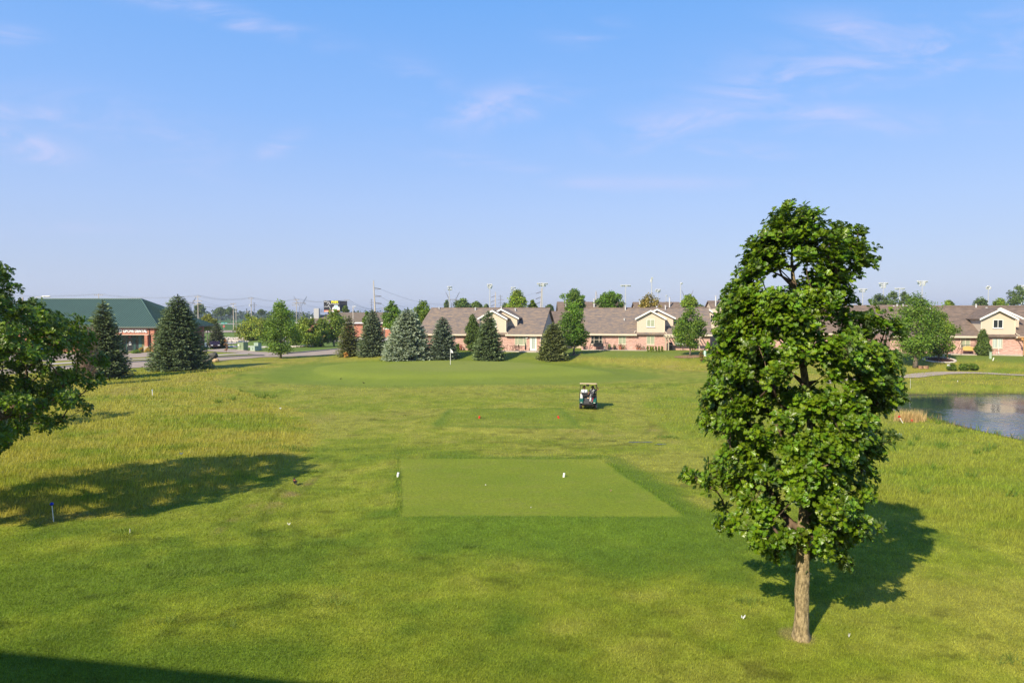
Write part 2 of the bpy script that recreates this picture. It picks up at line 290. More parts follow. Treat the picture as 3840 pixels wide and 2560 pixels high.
# ------------------------------------------------------------------ ground
def lerp(a, b, t): return a*(1-t[:, None])+b*t[:, None]
A_ = lambda *c: np.array([c])
def terrain_col(x, y):
    n4 = fbm(x/4., y/3., 21, 4); n1 = fbm(x/1.1, y/.9, 22, 3); n12 = fbm(x/11., y/5., 23, 3); nf = fbm(x/.35, y/.3, 24, 2)
    lush = A_(.118, .175, .015); mid = A_(.188, .225, .020); yel = A_(.258, .255, .042); tan = A_(.27, .21, .075)
    r = np.hypot(x, y)
    t = np.clip(.27+sst(20, 34, y)*.55+(n12-.5)*1.15+(n4-.5)*1.1+(n1-.5)*.9, 0, 1)
    t = np.clip(t+.55*sst(6, 12, x)*sst(1, -1, (y-19)/3.)+.35*sst(13, 11, y), 0, 1)
    lawn = lerp(lush*np.ones((len(x), 3)), mid, np.clip(t*2, 0, 1)); lawn = lerp(lawn, yel, np.clip(t*2-1, 0, 1)*.85)
    lawn = lawn*(.80+.40*nf[:, None])*(.90+.2*n1[:, None])*(1-.30*sst(.60, .74, fbm(x/.9+9, y/.5, 61, 3))*sst(.45, .6, n4))[:, None]
    # worn tyre marks and bare streaks on the mown grass
    bare = np.zeros(len(x))
    for (a, b, rx, ry, k) in WORN: bare = np.maximum(bare, k*sst(1.3, .1, ((x-a)/rx)**2+((y-b)/ry)**2))
    bare = bare*sst(.38, .70, n1*.5+nf*.5); lawn = lerp(lawn, A_(.23, .165, .075), np.clip(bare*.75, 0, 1))
    for TR, o_ in TRACKS:
        dd = np.full(len(x), 9.)
        for (ax_, ay_), (bx_, by_) in zip(TR[:-1], TR[1:]):
            ex, ey = bx_-ax_, by_-ay_; q_ = np.clip(((x-ax_)*ex+(y-ay_)*ey)/(ex*ex+ey*ey), 0, 1); dd = np.minimum(dd, np.hypot(x-ax_-q_*ex, y-ay_-q_*ey))
        lawn = lawn*(1-o_*sst(.20, .08, np.abs(dd-.48)+.25*(n1-.5)))[:, None]
    # rough
    rt = fbm(x/5., y/3.2, 31, 4); rt2 = fbm(x/1.3, y/.8, 32, 3)
    ro = lerp(A_(.160, .210, .016)*np.ones((len(x), 3)), A_(.285, .262, .040), sst(.25, .60, rt*.6+rt2*.4)); ro = lerp(ro, tan, .5*sst(.58, .76, rt)*sst(.35, .7, rt2)); ro = lerp(ro, A_(.175, .225, .022)*np.ones((len(x), 3)), .55*sst(4, 9, x)*sst(72, 60, y)); ro = ro*(.8+.4*nf[:, None])
    m = sst(.5, -.5, sdist(MOWN, x, y)+(n1-.5)*1.2)
    c = lerp(ro, lawn, m)
    # house lawns
    yd = sst(96.5, 99.5, y+.21*x+(n4-.5)*3)*sst(-20, -12, x); c = lerp(c, lerp(A_(.115, .180, .022)*np.ones((len(x), 3)), A_(.20, .22, .04), n12), yd)
    # green with its apron
    g = sdist(GREEN, x, y); ap = sst(7, 4, g)*m; c = lerp(c, A_(.150, .205, .024)*(.9+.2*n4[:, None]), ap*.8)
    c = lerp(c, A_(.205, .250, .030)*(.93+.14*n4[:, None]), sst(.4, -.4, g)); c = lerp(c, A_(.215, .245, .045)*(.95+.1*n4[:, None]), sst(1.5, -1.5, sdist(PUTT, x, y))*.9)
    # tee boxes
    a = sst(1.2, -1.2, sdist(APRON, x, y)+(n4-.5)*2.5); c = lerp(c, A_(.102, .168, .014)*(.85+.3*n4[:, None])*(.85+.3*nf[:, None]), a*.8)
    tt = sdist(TEE, x, y); teec = lerp(A_(.150, .213, .016)*np.ones((len(x), 3)), A_(.235, .258, .026), np.clip(.55*n4+.45*fbm(x/2.2, y/.7, 41, 3), 0, 1)**1.1)
    teec = lerp(teec, A_(.225, .22, .05), .3*sst(.55, .75, fbm(x/.8, y/.35, 42, 3)))
    c = lerp(c, A_(.078, .135, .010), .6*sst(.42, .12, np.abs(tt-.10)+.35*n1)*(tt > 0)*(.25+.75*sst(TEE[0][1]+.1, TEE[0][1]+.8, y))); c = lerp(c, A_(.10, .162, .014), .5*sst(1.1, .5, np.abs(tt-.7)+.5*n1)*(tt > 0)*(x > 3)); c = lerp(c, teec, sst(.12, -.12, tt+(nf-.5)*.22+(n1-.5)*.25)*.82)  # thin dark rim: longer edge grass, with its cast shadow put into the colour
    t2 = sdist(TEE2, x, y); c = lerp(c, A_(.105, .17, .016), .75*sst(.8, .2, np.abs(t2)+.4*n1)); c = lerp(c, A_(.165, .21, .022), .5*sst(.2, -.2, t2))
    # beyond the street: verge, crop fields
    fy = sst(118, 126, y)*(x < 200); c = lerp(c, A_(.13, .19, .035)*(.8+.4*n12[:, None]), fy)
    c = lerp(c, lerp(A_(.05, .105, .022)*np.ones((len(x), 3)), A_(.085, .15, .03), fbm(x/60., y/25., 51, 3)), sst(300, 315, y+(n12-.5)*8))
    c = lerp(c, A_(.16, .20, .05), sst(3, 1, np.abs(y-497-4))*1.0)
    # pond mud
    p = sdist(POND, x, y); c = lerp(c, A_(.075, .07, .035), sst(.9, -.2, p+(n1-.5)*1.4)*1.0)
    # mulch circles and bare ring at the oak
    c = lerp(c, A_(.27, .22, .10), .65*sst(.48, .26, np.hypot(x-OAK.x, y-OAK.y)+(n1-.5)*.5))
    return np.clip(c, 0, 1)
OAK = G(3003, 2392)
WORN = []
for (px, py, rx, ry, k) in [(1100, 1850, .35, 3.2, .9), (1040, 1880, .3, 2.6, .6), (900, 1930, .3, 2.4, .55), (2560, 1610, 3.2, 1.6, .9), (2640, 1655, 2.5, 1.4, .6), (2500, 1625, 1.2, .5, 1.0), (2620, 1612, .9, .5, 1), (1180, 1570, 1.5, 3, .5), (1500, 1560, 4, 2.5, .25), (2180, 1625, 3, 1, .45), (2290, 1590, .4, 4, .4), (1760, 1655, 2.0, .5, .3), (1000, 1780, .25, 2.5, .5)]:
    q = G(px, py); WORN.append((q.x, q.y, rx, ry, k))
TRACKS = [([tuple(G(a, b))[:2] for a, b in P_], o_) for P_, o_ in [([(2207, 1528), (2330, 1545), (2450, 1570), (2480, 1600), (2430, 1640), (2250, 1668), (2000, 1680)], .20), ([(1060, 2050), (1050, 1960), (1070, 1880), (1110, 1820), (1240, 1720)], .14), ([(900, 2100), (900, 1980), (930, 1900), (1030, 1830)], .10), ([(2207, 1528), (2180, 1600), (2120, 1660), (1300, 1690)], .10)]]
ang = np.radians(np.concatenate([np.arange(-52, 52, .1), np.arange(52, 308, 4)]))
rad = np.concatenate([[1.5, 4, 6.5], 1/np.linspace(1/8.5, 1/420, 620), np.geomspace(440, 7500, 26)])
AA, RR = np.meshgrid(ang, rad); gx = (RR*np.sin(AA)).ravel(); gy = (RR*np.cos(AA)).ravel()
gz = np.zeros_like(gx); gc = np.zeros((len(gx), 3))
for i in range(0, len(gx), 60000):
    s_ = slice(i, i+60000); gz[s_] = Hh(gx[s_], gy[s_]); gc[s_] = terrain_col(gx[s_], gy[s_])
na, nr = len(ang), len(rad)
I = (np.arange(nr-1)[:, None]*na+np.arange(na)[None, :]).ravel(); J = (np.arange(nr-1)[:, None]*na+(np.arange(na)+1)[None, :] % na).ravel()
gf = np.stack([I, I+na, J+na, J], 1)
M_turf = attr_mat('turf', .85, .12, 0, .8, 14, .26, 10)
ground = npmesh('ground', np.stack([gx, gy, gz], 1), gf, M_turf, None, gc, True); tag(ground, kind='structure')
cz = MB(); cz.add([(0, 0, 0)]+[(1.5*sin(a), 1.5*cos(a), float(Hh(np.array([0.]), np.array([0.]))[0])) for a in np.linspace(0, 2*pi, 33)[:-1]], [(0, 1+(i+1) % 32, 1+i) for i in range(32)])
# ------------------------------------------------------------------ grass blades
rng = np.random.default_rng(5)
def blades(name, x, y, h, wd, col, label, lean=.35):
    n = len(x); z = Hh(x, y)-.01; a = rng.uniform(0, 2*pi, n); lx = rng.normal(0, lean, n)*h+.12*h; ly = rng.normal(0, lean, n)*h+.05*h
    V = np.empty((n, 3, 3)); V[:, 0] = np.stack([x-np.cos(a)*wd/2, y-np.sin(a)*wd/2, z], 1); V[:, 1] = np.stack([x+np.cos(a)*wd/2, y+np.sin(a)*wd/2, z], 1); V[:, 2] = np.stack([x+lx, y+ly, z+h], 1)
    cc = np.repeat((col*rng.uniform(.55, 1.45, (n, 1)))[:, None, :], 3, 1); cc[:, 2] *= 1.18
    o = npmesh(name, V.reshape(-1, 3), np.arange(3*n).reshape(-1, 3), M_blade, None, np.clip(cc.reshape(-1, 3), 0, 1)); tag(o, label, 'grass', None, 'stuff'); return o
M_blade = attr_mat('grass_blade', .55, .25, .4)
def samp(n, y0, y1, xr=.84):
    y = 1/rng.uniform(1/y1, 1/y0, n); return rng.uniform(-xr, xr, n)*(y+1.5), y
def colz(x, y):
    c = np.zeros((len(x), 3))
    for i in range(0, len(x), 60000): c[i:i+60000] = terrain_col(x[i:i+60000], y[i:i+60000])
    return c
x, y = samp(680000, 10.0, 66); md = sdist(MOWN, x, y); tt = sdist(TEE, x, y); k = (md < .6) & ~((tt < -.02) & (rng.random(len(x)) < .0)) & (sdist(GREEN, x, y) > 0)
x, y, tt = x[k], y[k], tt[k]; hh = rng.uniform(.025, .065, len(x))*(1+.010*y); hh[tt < 0] *= .45; hh[(tt > 0) & (tt < .28) & (y > TEE[0][1]+.3)] *= 1.5
blades('lawn_grass', x, y, hh, np.maximum(.007, y*.00085), colz(x, y)*1.3, 'short mown green grass covering the foreground and fairway')
# dense longer edge along the tee box
x, y = samp(560000, 13, 112, .86); md = sdist(MOWN, x, y); n_ = fbm(x/2.5, y/2.5, 77, 3)
k = (md > -.3) & (sdist(POND, x, y) > .3) & (y+.21*x < 99.5) & ~((x < -14) & (y > 82+(x+60)*.12)) & (np.hypot(x-OAK.x, y-OAK.y) > .5)
x, y, md, n_ = x[k], y[k], md[k], n_[k]; hh = rng.uniform(.08, .27, len(x))*sst(-.4, 1.6, md)*(.45+1.0*n_)+.03
hh = np.where(x > 0, hh*.7, hh)
blades('rough_grass', x, y, hh, np.maximum(.009, y*.0008), colz(x, y)*1.25, 'tall uncut yellow green grass growing round the mown fairway', .28)
# coarse tufts in the lawn
tx = []; ty = []
for (px, py, r) in [(480, 1995, .9), (700, 2150, 1.0), (880, 2140, .6), (560, 2125, .4), (190, 2400, .5), (850, 2345, .5), (620, 2330, .45), (1200, 2040, .5), (1260, 2260, .6), (1760, 2052, .3), (2800, 2260, .5), (2500, 1640, .8), (650, 1680, 1.2), (1070, 1680, 1.2), (1120, 1690, .8), (300, 2130, .5), (1180, 1770, .5), (3790, 2480, .4)]:
    q = G(px, py); m_ = int(260*r); tx.append(q.x+rng.normal(0, r*.45, m_)); ty.append(q.y+rng.normal(0, r*.25, m_))
x = np.concatenate(tx); y = np.concatenate(ty)
blades('coarse_grass_tufts', x, y, rng.uniform(.07, .19, len(x)), np.maximum(.012, y*.0009), np.tile(A_(.16, .23, .04), (len(x), 1)), 'scattered coarse pale green tufts standing above the mown lawn', .7)
# tall dark weeds in the rough
tx = []; ty = []
for (px, py) in [(870, 1500), (875, 1496), (960, 1485), (970, 1490), (990, 1492), (1000, 1484), (1020, 1492), (1030, 1486), (810, 1510), (820, 1508), (400, 1492), (905, 1468), (3520, 1590), (3530, 1585), (3740, 1630), (3420, 1670), (3525, 1680), (3530, 1670), (3600, 1620), (3700, 1690), (3720, 1680), (3440, 1650), (3660, 1700), (3550, 1625), (3380, 1780), (3500, 1760), (3640, 1790), (3790, 1860), (3460, 1850)]:
    q = G(px, py); m_ = 26; tx.append(q.x+rng.normal(0, .10, m_)); ty.append(q.y+rng.normal(0, .10, m_))
x = np.concatenate(tx); y = np.concatenate(ty)
blades('weeds', x, y, rng.uniform(.15, .55, len(x)), np.full(len(x), .035), np.tile(A_(.13, .21, .03), (len(x), 1)), 'tall leafy green weeds sticking up out of the rough and pond bank', .5)
# tan reeds and shore growth
tx = []; ty = []
for i in range(60):
    px = rng.uniform(3365, 3448); q = G(px, 1577-abs(px-3400)*.10+rng.uniform(-2, 4)); m_ = 16; tx.append(q.x+rng.normal(0, .25, m_)); ty.append(q.y+rng.normal(0, .3, m_))
x = np.concatenate(tx); y = np.concatenate(ty)
blades('dry_reeds', x, y, rng.uniform(.3, .8, len(x)), np.full(len(x), .03), np.tile(A_(.50, .36, .17), (len(x), 1)), 'stand of dry tan reeds on the near pond bank', .14)
pb = np.array(POND); tx = []; ty = []
for i in range(len(pb)):
    a, b = pb[i], pb[(i+1) % len(pb)]; m_ = int(np.hypot(*(b-a))*26); t = rng.random(m_); tx.append(a[0]+(b[0]-a[0])*t+rng.normal(0, .55, m_)); ty.append(a[1]+(b[1]-a[1])*t+rng.normal(0, .55, m_))
x = np.concatenate(tx); y = np.concatenate(ty); k = (sdist(POND, x, y) > -.25) & (x < y*.9); x, y = x[k], y[k]
cc = np.where((rng.random(len(x)) < .3)[:, None], A_(.28, .20, .09), A_(.13, .19, .035))
blades('bank_grass', x, y, rng.uniform(.15, .6, len(x))*np.where(y > 52, .6, 1), np.full(len(x), .05), cc, 'ragged grass and sedge fringing the pond edge', .3)
# ------------------------------------------------------------------ water
def water_mat(name, c, sc, dist):
    m = bpy.data.materials.new(name); m.use_nodes = True; t = m.node_tree; b = t.nodes['Principled BSDF']; b.inputs['Base Color'].default_value = (*c, 1); b.inputs['Roughness'].default_value = .03; b.inputs['Specular IOR Level'].default_value = .7; b.inputs['IOR'].default_value = 1.33
    g = t.nodes.new('ShaderNodeNewGeometry'); mpn = t.nodes.new('ShaderNodeMapping'); mpn.inputs['Scale'].default_value = (1, 1.0, 1); t.links.new(g.outputs['Position'], mpn.inputs[0])
    n = t.nodes.new('ShaderNodeTexNoise'); n.inputs['Scale'].default_value = sc; n.inputs['Detail'].default_value = 3; t.links.new(mpn.outputs[0], n.inputs['Vector'])
    n2 = t.nodes.new('ShaderNodeTexNoise'); n2.inputs['Scale'].default_value = .12; t.links.new(g.outputs['Position'], n2.inputs['Vector'])
    mr = t.nodes.new('ShaderNodeMapRange'); mr.inputs['From Min'].default_value = .42; mr.inputs['From Max'].default_value = .62; mr.inputs['To Min'].default_value = .15; mr.inputs['To Max'].default_value = 1; t.links.new(n2.outputs['Fac'], mr.inputs['Value'])
    bp = t.nodes.new('ShaderNodeBump'); bp.inputs['Distance'].default_value = dist; t.links.new(mr.outputs[0], bp.inputs['Strength']); t.links.new(n.outputs['Fac'], bp.inputs['Height']); t.links.new(bp.outputs[0], b.inputs['Normal']); return m
def flat(name, P, z, m, kind='structure'):
    from mathutils.geometry import tessellate_polygon
    tr = tessellate_polygon([[Vector((p[0], p[1], 0)) for p in P]]); b = MB(); b.add([(p[0], p[1], z) for p in P], [tuple(t) for t in tr]); o = b.build(name, m)
    if kind: tag(o, kind=kind)
    return o
def grow(P, d):
    c = np.mean(P, 0); P = np.array(P); v = P-c; return [tuple(c+q*(1+d/np.linalg.norm(q))) for q in v]
M_water = water_mat('pond_water', (.012, .030, .050), 2.2, .06)
flat('water', grow(POND, 3), WZ, M_water); flat('water', grow(BACKPOND, 4), WZ2, water_mat('back_pond_water', (.02, .05, .09), 1.2, .04))
q = G(2404, 1659); puddle = [(q.x+a, q.y+b) for a, b in [(-.75, -.03), (-.4, -.10), (0, -.05), (.4, -.08), (.75, 0), (.4, .09), (0, .05), (-.3, .10), (-.6, .06)]]
flat('puddle', smooth_poly(puddle, 2), q.z+.03, M_water)
q = G(2475, 1667); flat('puddle', smooth_poly([(q.x+a, q.y+b) for a, b in [(-.45, 0), (0, -.1), (.45, 0), (0, .1)]], 2), q.z+.03, M_water)
# ------------------------------------------------------------------ roads and paths
def strip(name, Ea, Eb, m, off=.03, sub=12, thick=0, kind='structure', across=3):
    def res(E):
        out_ = []
        for i in range(len(E)-1):
            for k in range(sub): t = k/sub; out_.append((E[i][0]*(1-t)+E[i+1][0]*t, E[i][1]*(1-t)+E[i+1][1]*t))
        out_.append(tuple(E[-1])[:2]); return out_
    a, b = res(Ea), res(Eb); n = len(a); V = []
    for p, q in zip(a, b):
        for k in range(across+1):
            t = k/across; xx, yy = p[0]*(1-t)+q[0]*t, p[1]*(1-t)+q[1]*t; V.append((xx, yy, hz(xx, yy)+off))
    w_ = across+1; f = [(i*w_+k, i*w_+k+1, (i+1)*w_+k+1, (i+1)*w_+k) for i in range(n-1) for k in range(across)]
    mb = MB(); mb.add(V, f)
    if thick:                               # side skirts
        for side in (0, across):
            vv = [V[i*w_+side] for i in range(n)]; mb.add(vv+[(p[0], p[1], p[2]-thick) for p in vv], [(i, i+1, n+i+1, n+i) for i in range(n-1)])
    o = mb.build(name, m, smooth=True)
    if kind: tag(o, kind=kind)
    return o
near = PP([(-500, 1428), (0, 1405), (500, 1378), (800, 1357), (991, 1341), (1240, 1329), (1400, 1318)]); far = PP([(-500, 1404), (0, 1385), (500, 1361), (802, 1345), (991, 1334), (1240, 1313), (1400, 1303)])
strip('road', near, far, M_asphalt, .05)
# kerb on the far side of the street with an opening for the drive
def kerb(P):
    Pn = np.array(P); d = Pn[-1]-Pn[0]; d = d/np.linalg.norm(d); nrm = np.array([-d[1], d[0]]); 
    if nrm[1] < 0: nrm = -nrm
    strip('kerb', [tuple(p+nrm*.02) for p in Pn], [tuple(p+nrm*.24) for p in Pn], M_concrete, .19, 8, .2, across=1)
    strip('gutter', [tuple(p-nrm*.34) for p in Pn], [tuple(p) for p in Pn], mat('dark_gutter', (.09, .085, .08), .8), .062, 8, across=1)  # plain dark strip along the street side of the kerb
kerb(far[:5]); kerb([onz(1075, 1325.5), onz(1240, 1313), onz(1400, 1303)])
strip('sidewalk', PP([(-500, 1391), (0, 1374), (500, 1353), (768, 1339), (930, 1330)]), PP([(-500, 1386), (0, 1369), (500, 1349), (768, 1335), (930, 1326.5)]), M_concrete, .06)
strip('parking_lot', PP([(-500, 1378), (0, 1361), (300, 1350), (500, 1343), (640, 1336), (775, 1318), (911, 1327.5), (1000, 1333)]), PP([(-500, 1336), (0, 1330), (300, 1325), (500, 1322), (640, 1321), (845, 1309.5), (963, 1321), (1070, 1324)]), M_asphalt, .042, 10)
path_m = mat('path_asphalt', (.40, .325, .27), .9, .2, 0, .08, 1)
strip('path', [tuple(G(a, b))[:2] for a, b in [(3100, 1440), (3358, 1418), (3445, 1416.5), (3499, 1410), (3554, 1403.5), (3635, 1401), (3720, 1404), (3840, 1409.5), (4200, 1430)]], [tuple(G(a, b))[:2] for a, b in [(3100, 1428), (3340, 1414), (3400, 1405), (3458, 1398), (3513, 1395), (3608, 1394), (3717, 1398), (3840, 1405), (4200, 1420)]], path_m, .05, 14)
# road far behind the little pond, its turning and the highway
strip('road', PP([(700, 1250), (840, 1247), (931, 1246), (1300, 1245)]), PP([(700, 1240), (840, 1240), (931, 1239), (1300, 1238)]), M_asphalt, .15, 3)
strip('kerb', PP([(700, 1250.6), (840, 1247.6), (931, 1246.8), (1300, 1245.6)]), PP([(700, 1250), (840, 1247), (931, 1246), (1300, 1245)]), M_concrete, .25, 3)
strip('highway', PP([(-1500, 1216.2), (3000, 1216.2)]), PP([(-1500, 1213.6), (3000, 1213.6)]), mat('far_highway', (.40, .37, .33), .9), .2, 30)
strip('parking_lot', PP([(1060, 1283), (1160, 1284), (1300, 1282), (1500, 1280)]), PP([(1060, 1262), (1160, 1266), (1300, 1264), (1500, 1262)]), M_concrete, .1, 4)
# ------------------------------------------------------------------ vegetation
def nrm(v): return v/(np.linalg.norm(v, axis=-1, keepdims=True)+1e-9)
LEAF_O = [(0, 0), (.14, .05), (.26, .24), (.36, .12), (.54, .42), (.64, .20), (.82, .40), (.90, .13), (1, 0)]
_o = LEAF_O+[(u, -v) for u, v in LEAF_O[-2:0:-1]]
T_OAK = (np.array([(.5, 0, -.06)]+[(u, v, .30*abs(v)-.22*(u-.4)**2) for u, v in _o]), np.array([(0, 1+(i+1) % len(_o), 1+i) for i in range(len(_o))]))
T_CARD = (np.array([(0, 0, 0), (.5, -.42, .05), (1, 0, -.12), (.5, .42, .05)]), np.array([(0, 1, 2, 3)]))
T_NEED = (np.array([(0, -.12, 0), (.6, -.22, .03), (1, 0, -.04), (.55, .22, .03)]), np.array([(0, 1, 2, 3)]))
def leaves(tmpl, P, D, Nn, s, col):
    tv, tf = tmpl; n = len(P); D = nrm(D); Sd = nrm(np.cross(Nn, D)); U = np.cross(D, Sd)
    V = P[:, None, :]+s[:, None, None]*(tv[None, :, 0, None]*D[:, None, :]+tv[None, :, 1, None]*Sd[:, None, :]+tv[None, :, 2, None]*U[:, None, :])
    Fc = tf[None]+(np.arange(n)*len(tv))[:, None, None]
    return V.reshape(-1, 3), Fc.reshape(-1, tf.shape[1]), np.repeat(col, len(tv), 0)
def leaf_mat(name, rough, trans, pale=None):
    m = attr_mat(name, rough, .5, trans); t = m.node_tree; b = t.nodes['Principled BSDF']
    if pale:
        g = t.nodes.new('ShaderNodeNewGeometry'); mx = t.nodes.new('ShaderNodeMix'); mx.data_type = 'RGBA'; a = [n for n in t.nodes if n.type == 'ATTRIBUTE'][0]
        t.links.new(g.outputs['Backfacing'], mx.inputs['Factor']); t.links.new(a.outputs['Color'], mx.inputs['A']); mx.inputs['B'].default_value = (*pale, 1); t.links.new(mx.outputs['Result'], b.inputs['Base Color'])
    return m
M_oakleaf = leaf_mat('oak_leaf', .36, .32, (.11, .17, .065)); M_leaf = leaf_mat('tree_leaf', .6, .34); M_needle = leaf_mat('conifer_needle', .6, .12)
M_bark = mat('oak_bark', (.29, .225, .125), .95, .1, 0, .6, 22, 1.0, 30, vsc3=(1, 1, .4)); M_twig = mat('branch_bark', (.145, .10, .068), .9, .1, 0, .3, 6); M_barkgrey = mat('grey_bark', (.17, .14, .11), .95, .1, 0, .35, 5)
M_pinebark = mat('conifer_bark', (.085, .06, .045), .95, .1)
def skeleton(trunk, targets, rng, zmin, step=.28, bow=.10, jit=.03, asc=.35):
    pos = [np.array(p, float) for p in trunk]; par = [i-1 for i in range(len(trunk))]; paths = [list(range(len(trunk)))]; tips = []
    ax = np.array(trunk)
    def axd(t): return np.min(np.hypot(ax[:, 0]-t[0], ax[:, 1]-t[1])+.3*np.abs(ax[:, 2]-t[2]))
    for t in sorted([np.array(t, float) for t in targets], key=axd):
        A = np.array(pos); d = np.linalg.norm(A-t, axis=1); hd = np.hypot(A[:, 0]-t[0], A[:, 1]-t[1])
        c = d+2.2*np.maximum(0, A[:, 2]-(t[2]-asc*hd))+np.where(A[:, 2] < zmin, 5, 0); j = int(np.argmin(c)); n = max(2, int(d[j]/step)); prev = j; path = [j]; p0 = pos[j]
        side = rng.normal(0, 1, 3); side[2] = -abs(side[2])-.3; side = side/np.linalg.norm(side)
        for k in range(1, n+1):
            u = k/n; q = p0+(t-p0)*u+side*sin(pi*u)*bow*d[j]+(rng.normal(0, jit, 3) if k < n else 0); pos.append(q); par.append(prev); prev = len(pos)-1; path.append(prev)
        paths.append(path); tips.append(prev)
    cnt = np.zeros(len(pos)); 
    for t in tips: cnt[t] += 1
    for i in range(len(pos)-1, 0, -1): cnt[par[i]] += cnt[i]
    return pos, paths, cnt
def profile(kind, t):
    t = np.clip(t, 0, 1)
    if kind == 'oval': return np.sin(pi*t**.8)**.62
    if kind == 'egg': return np.clip(np.sin(pi*np.clip(t, 0, 1)**.62), 0, 1)**.7
    if kind == 'column': return np.clip(np.minimum(1, t*5+.5)*(1-t**3.2)**.8, 0, 1)
    if kind == 'round': return np.sqrt(np.clip(1-(2*t-1)**2, 0, 1))
    if kind == 'cone': return (1-t)**.8*np.minimum(1, .75+t*3)
def tree(name, label, cat, base, H, rad, zc, kind='oval', pal=(.05, .11, .015), nclump=50, nleaf=5000, lsize=.2, rc=.2, seed=1, group=None, trunk_r=None, bark=None, tmpl=T_CARD, lmat=None, lean=(0, 0), flat_=.85, sparse=0, light=.35, spread=.35, boughs=True):
    rg = np.random.default_rng(seed); e = thing(name, label, cat, base, 0, group)
    hC = H-zc; T = []
    while len(T) < nclump:
        t = rg.random(); r = profile(kind, np.array(t)); 
        if rg.random() > r+.12: continue
        a = rg.uniform(0, 2*pi); rr = rad*r*(1-rc*.7)*sqrt(rg.uniform(.12, 1))*rg.uniform(.82, 1.1)
        T.append((rr*cos(a)+lean[0]*t, rr*sin(a)*flat_+lean[1]*t, zc+hC*(.04+.94*t)*rg.uniform(.97, 1.0)))
    T.append((lean[0], lean[1], H-.1)); T = np.array(T)
    tr = trunk_r or .016*H+.03; m = 9; trunk = [(lean[0]*.7*(k/m)**2+rg.normal(0, .012*H)*(k > 1)*.5, lean[1]*.7*(k/m)**2, H*.86*k/m) for k in range(m+1)]
    pos, paths, cnt = skeleton(trunk, T, rg, zc*.75, step=.5, bow=.07)
    mb = MB(); mb.tube(trunk, [tr*(1.25 if k == 0 else 1)*(1-.88*k/m) for k in range(m+1)], 8); mb.build('trunk', bark or M_barkgrey, e, True)
    if boughs:
        br = MB()
        for pth in paths[1:]: br.tube([pos[i] for i in pth], [max(.012, min(tr*.5, .017*H*.12*cnt[i]**.45)) for i in pth], 4, caps=False)
        br.build('boughs', M_twig, e)
    rcl = rad*rc; per = rg.integers(0, len(T), nleaf); c = T[per]
    off = nrm(rg.normal(0, 1, (nleaf, 3)))*(rg.random((nleaf, 1))**.45)*rcl*rg.uniform(.7, 1.25, (len(T), 1))[per]*np.array([1, 1, .85])
    if sparse: keep = fbm(c[:, 0]*1.3+50+off[:, 0], c[:, 2]*1.3+off[:, 2]+50, seed, 2) > sparse; off = off[keep]; c = c[keep]; per = per[keep]
    P = c+off; out_ = nrm(np.stack([P[:, 0]-lean[0]*.5, P[:, 1], (P[:, 2]-(zc+hC*.35))*.7], 1))
    D = nrm(out_*.5+rg.normal(0, .6, P.shape)+np.array([0, 0, .15])); Nn = nrm(out_*.7+nrm(off)*.7+rg.normal(0, .45, P.shape)+np.array([0, 0, .55]))
    var = rg.uniform(1-light, 1+light, len(T))[per][:, None]*rg.uniform(.75, 1.25, (len(P), 1)); col = np.array(pal)*np.array([2.4, 2.0, 1.05])*var*(1+np.array([.5, .15, 0])*rg.uniform(-.5, .5, (len(P), 1)))
    V, Fc, cc = leaves(tmpl, P, D, Nn, lsize*rg.uniform(.6, 1.25, len(P)), np.clip(col, 0, 1)); npmesh('crown', V, Fc, lmat or M_leaf, e, cc)
    return e
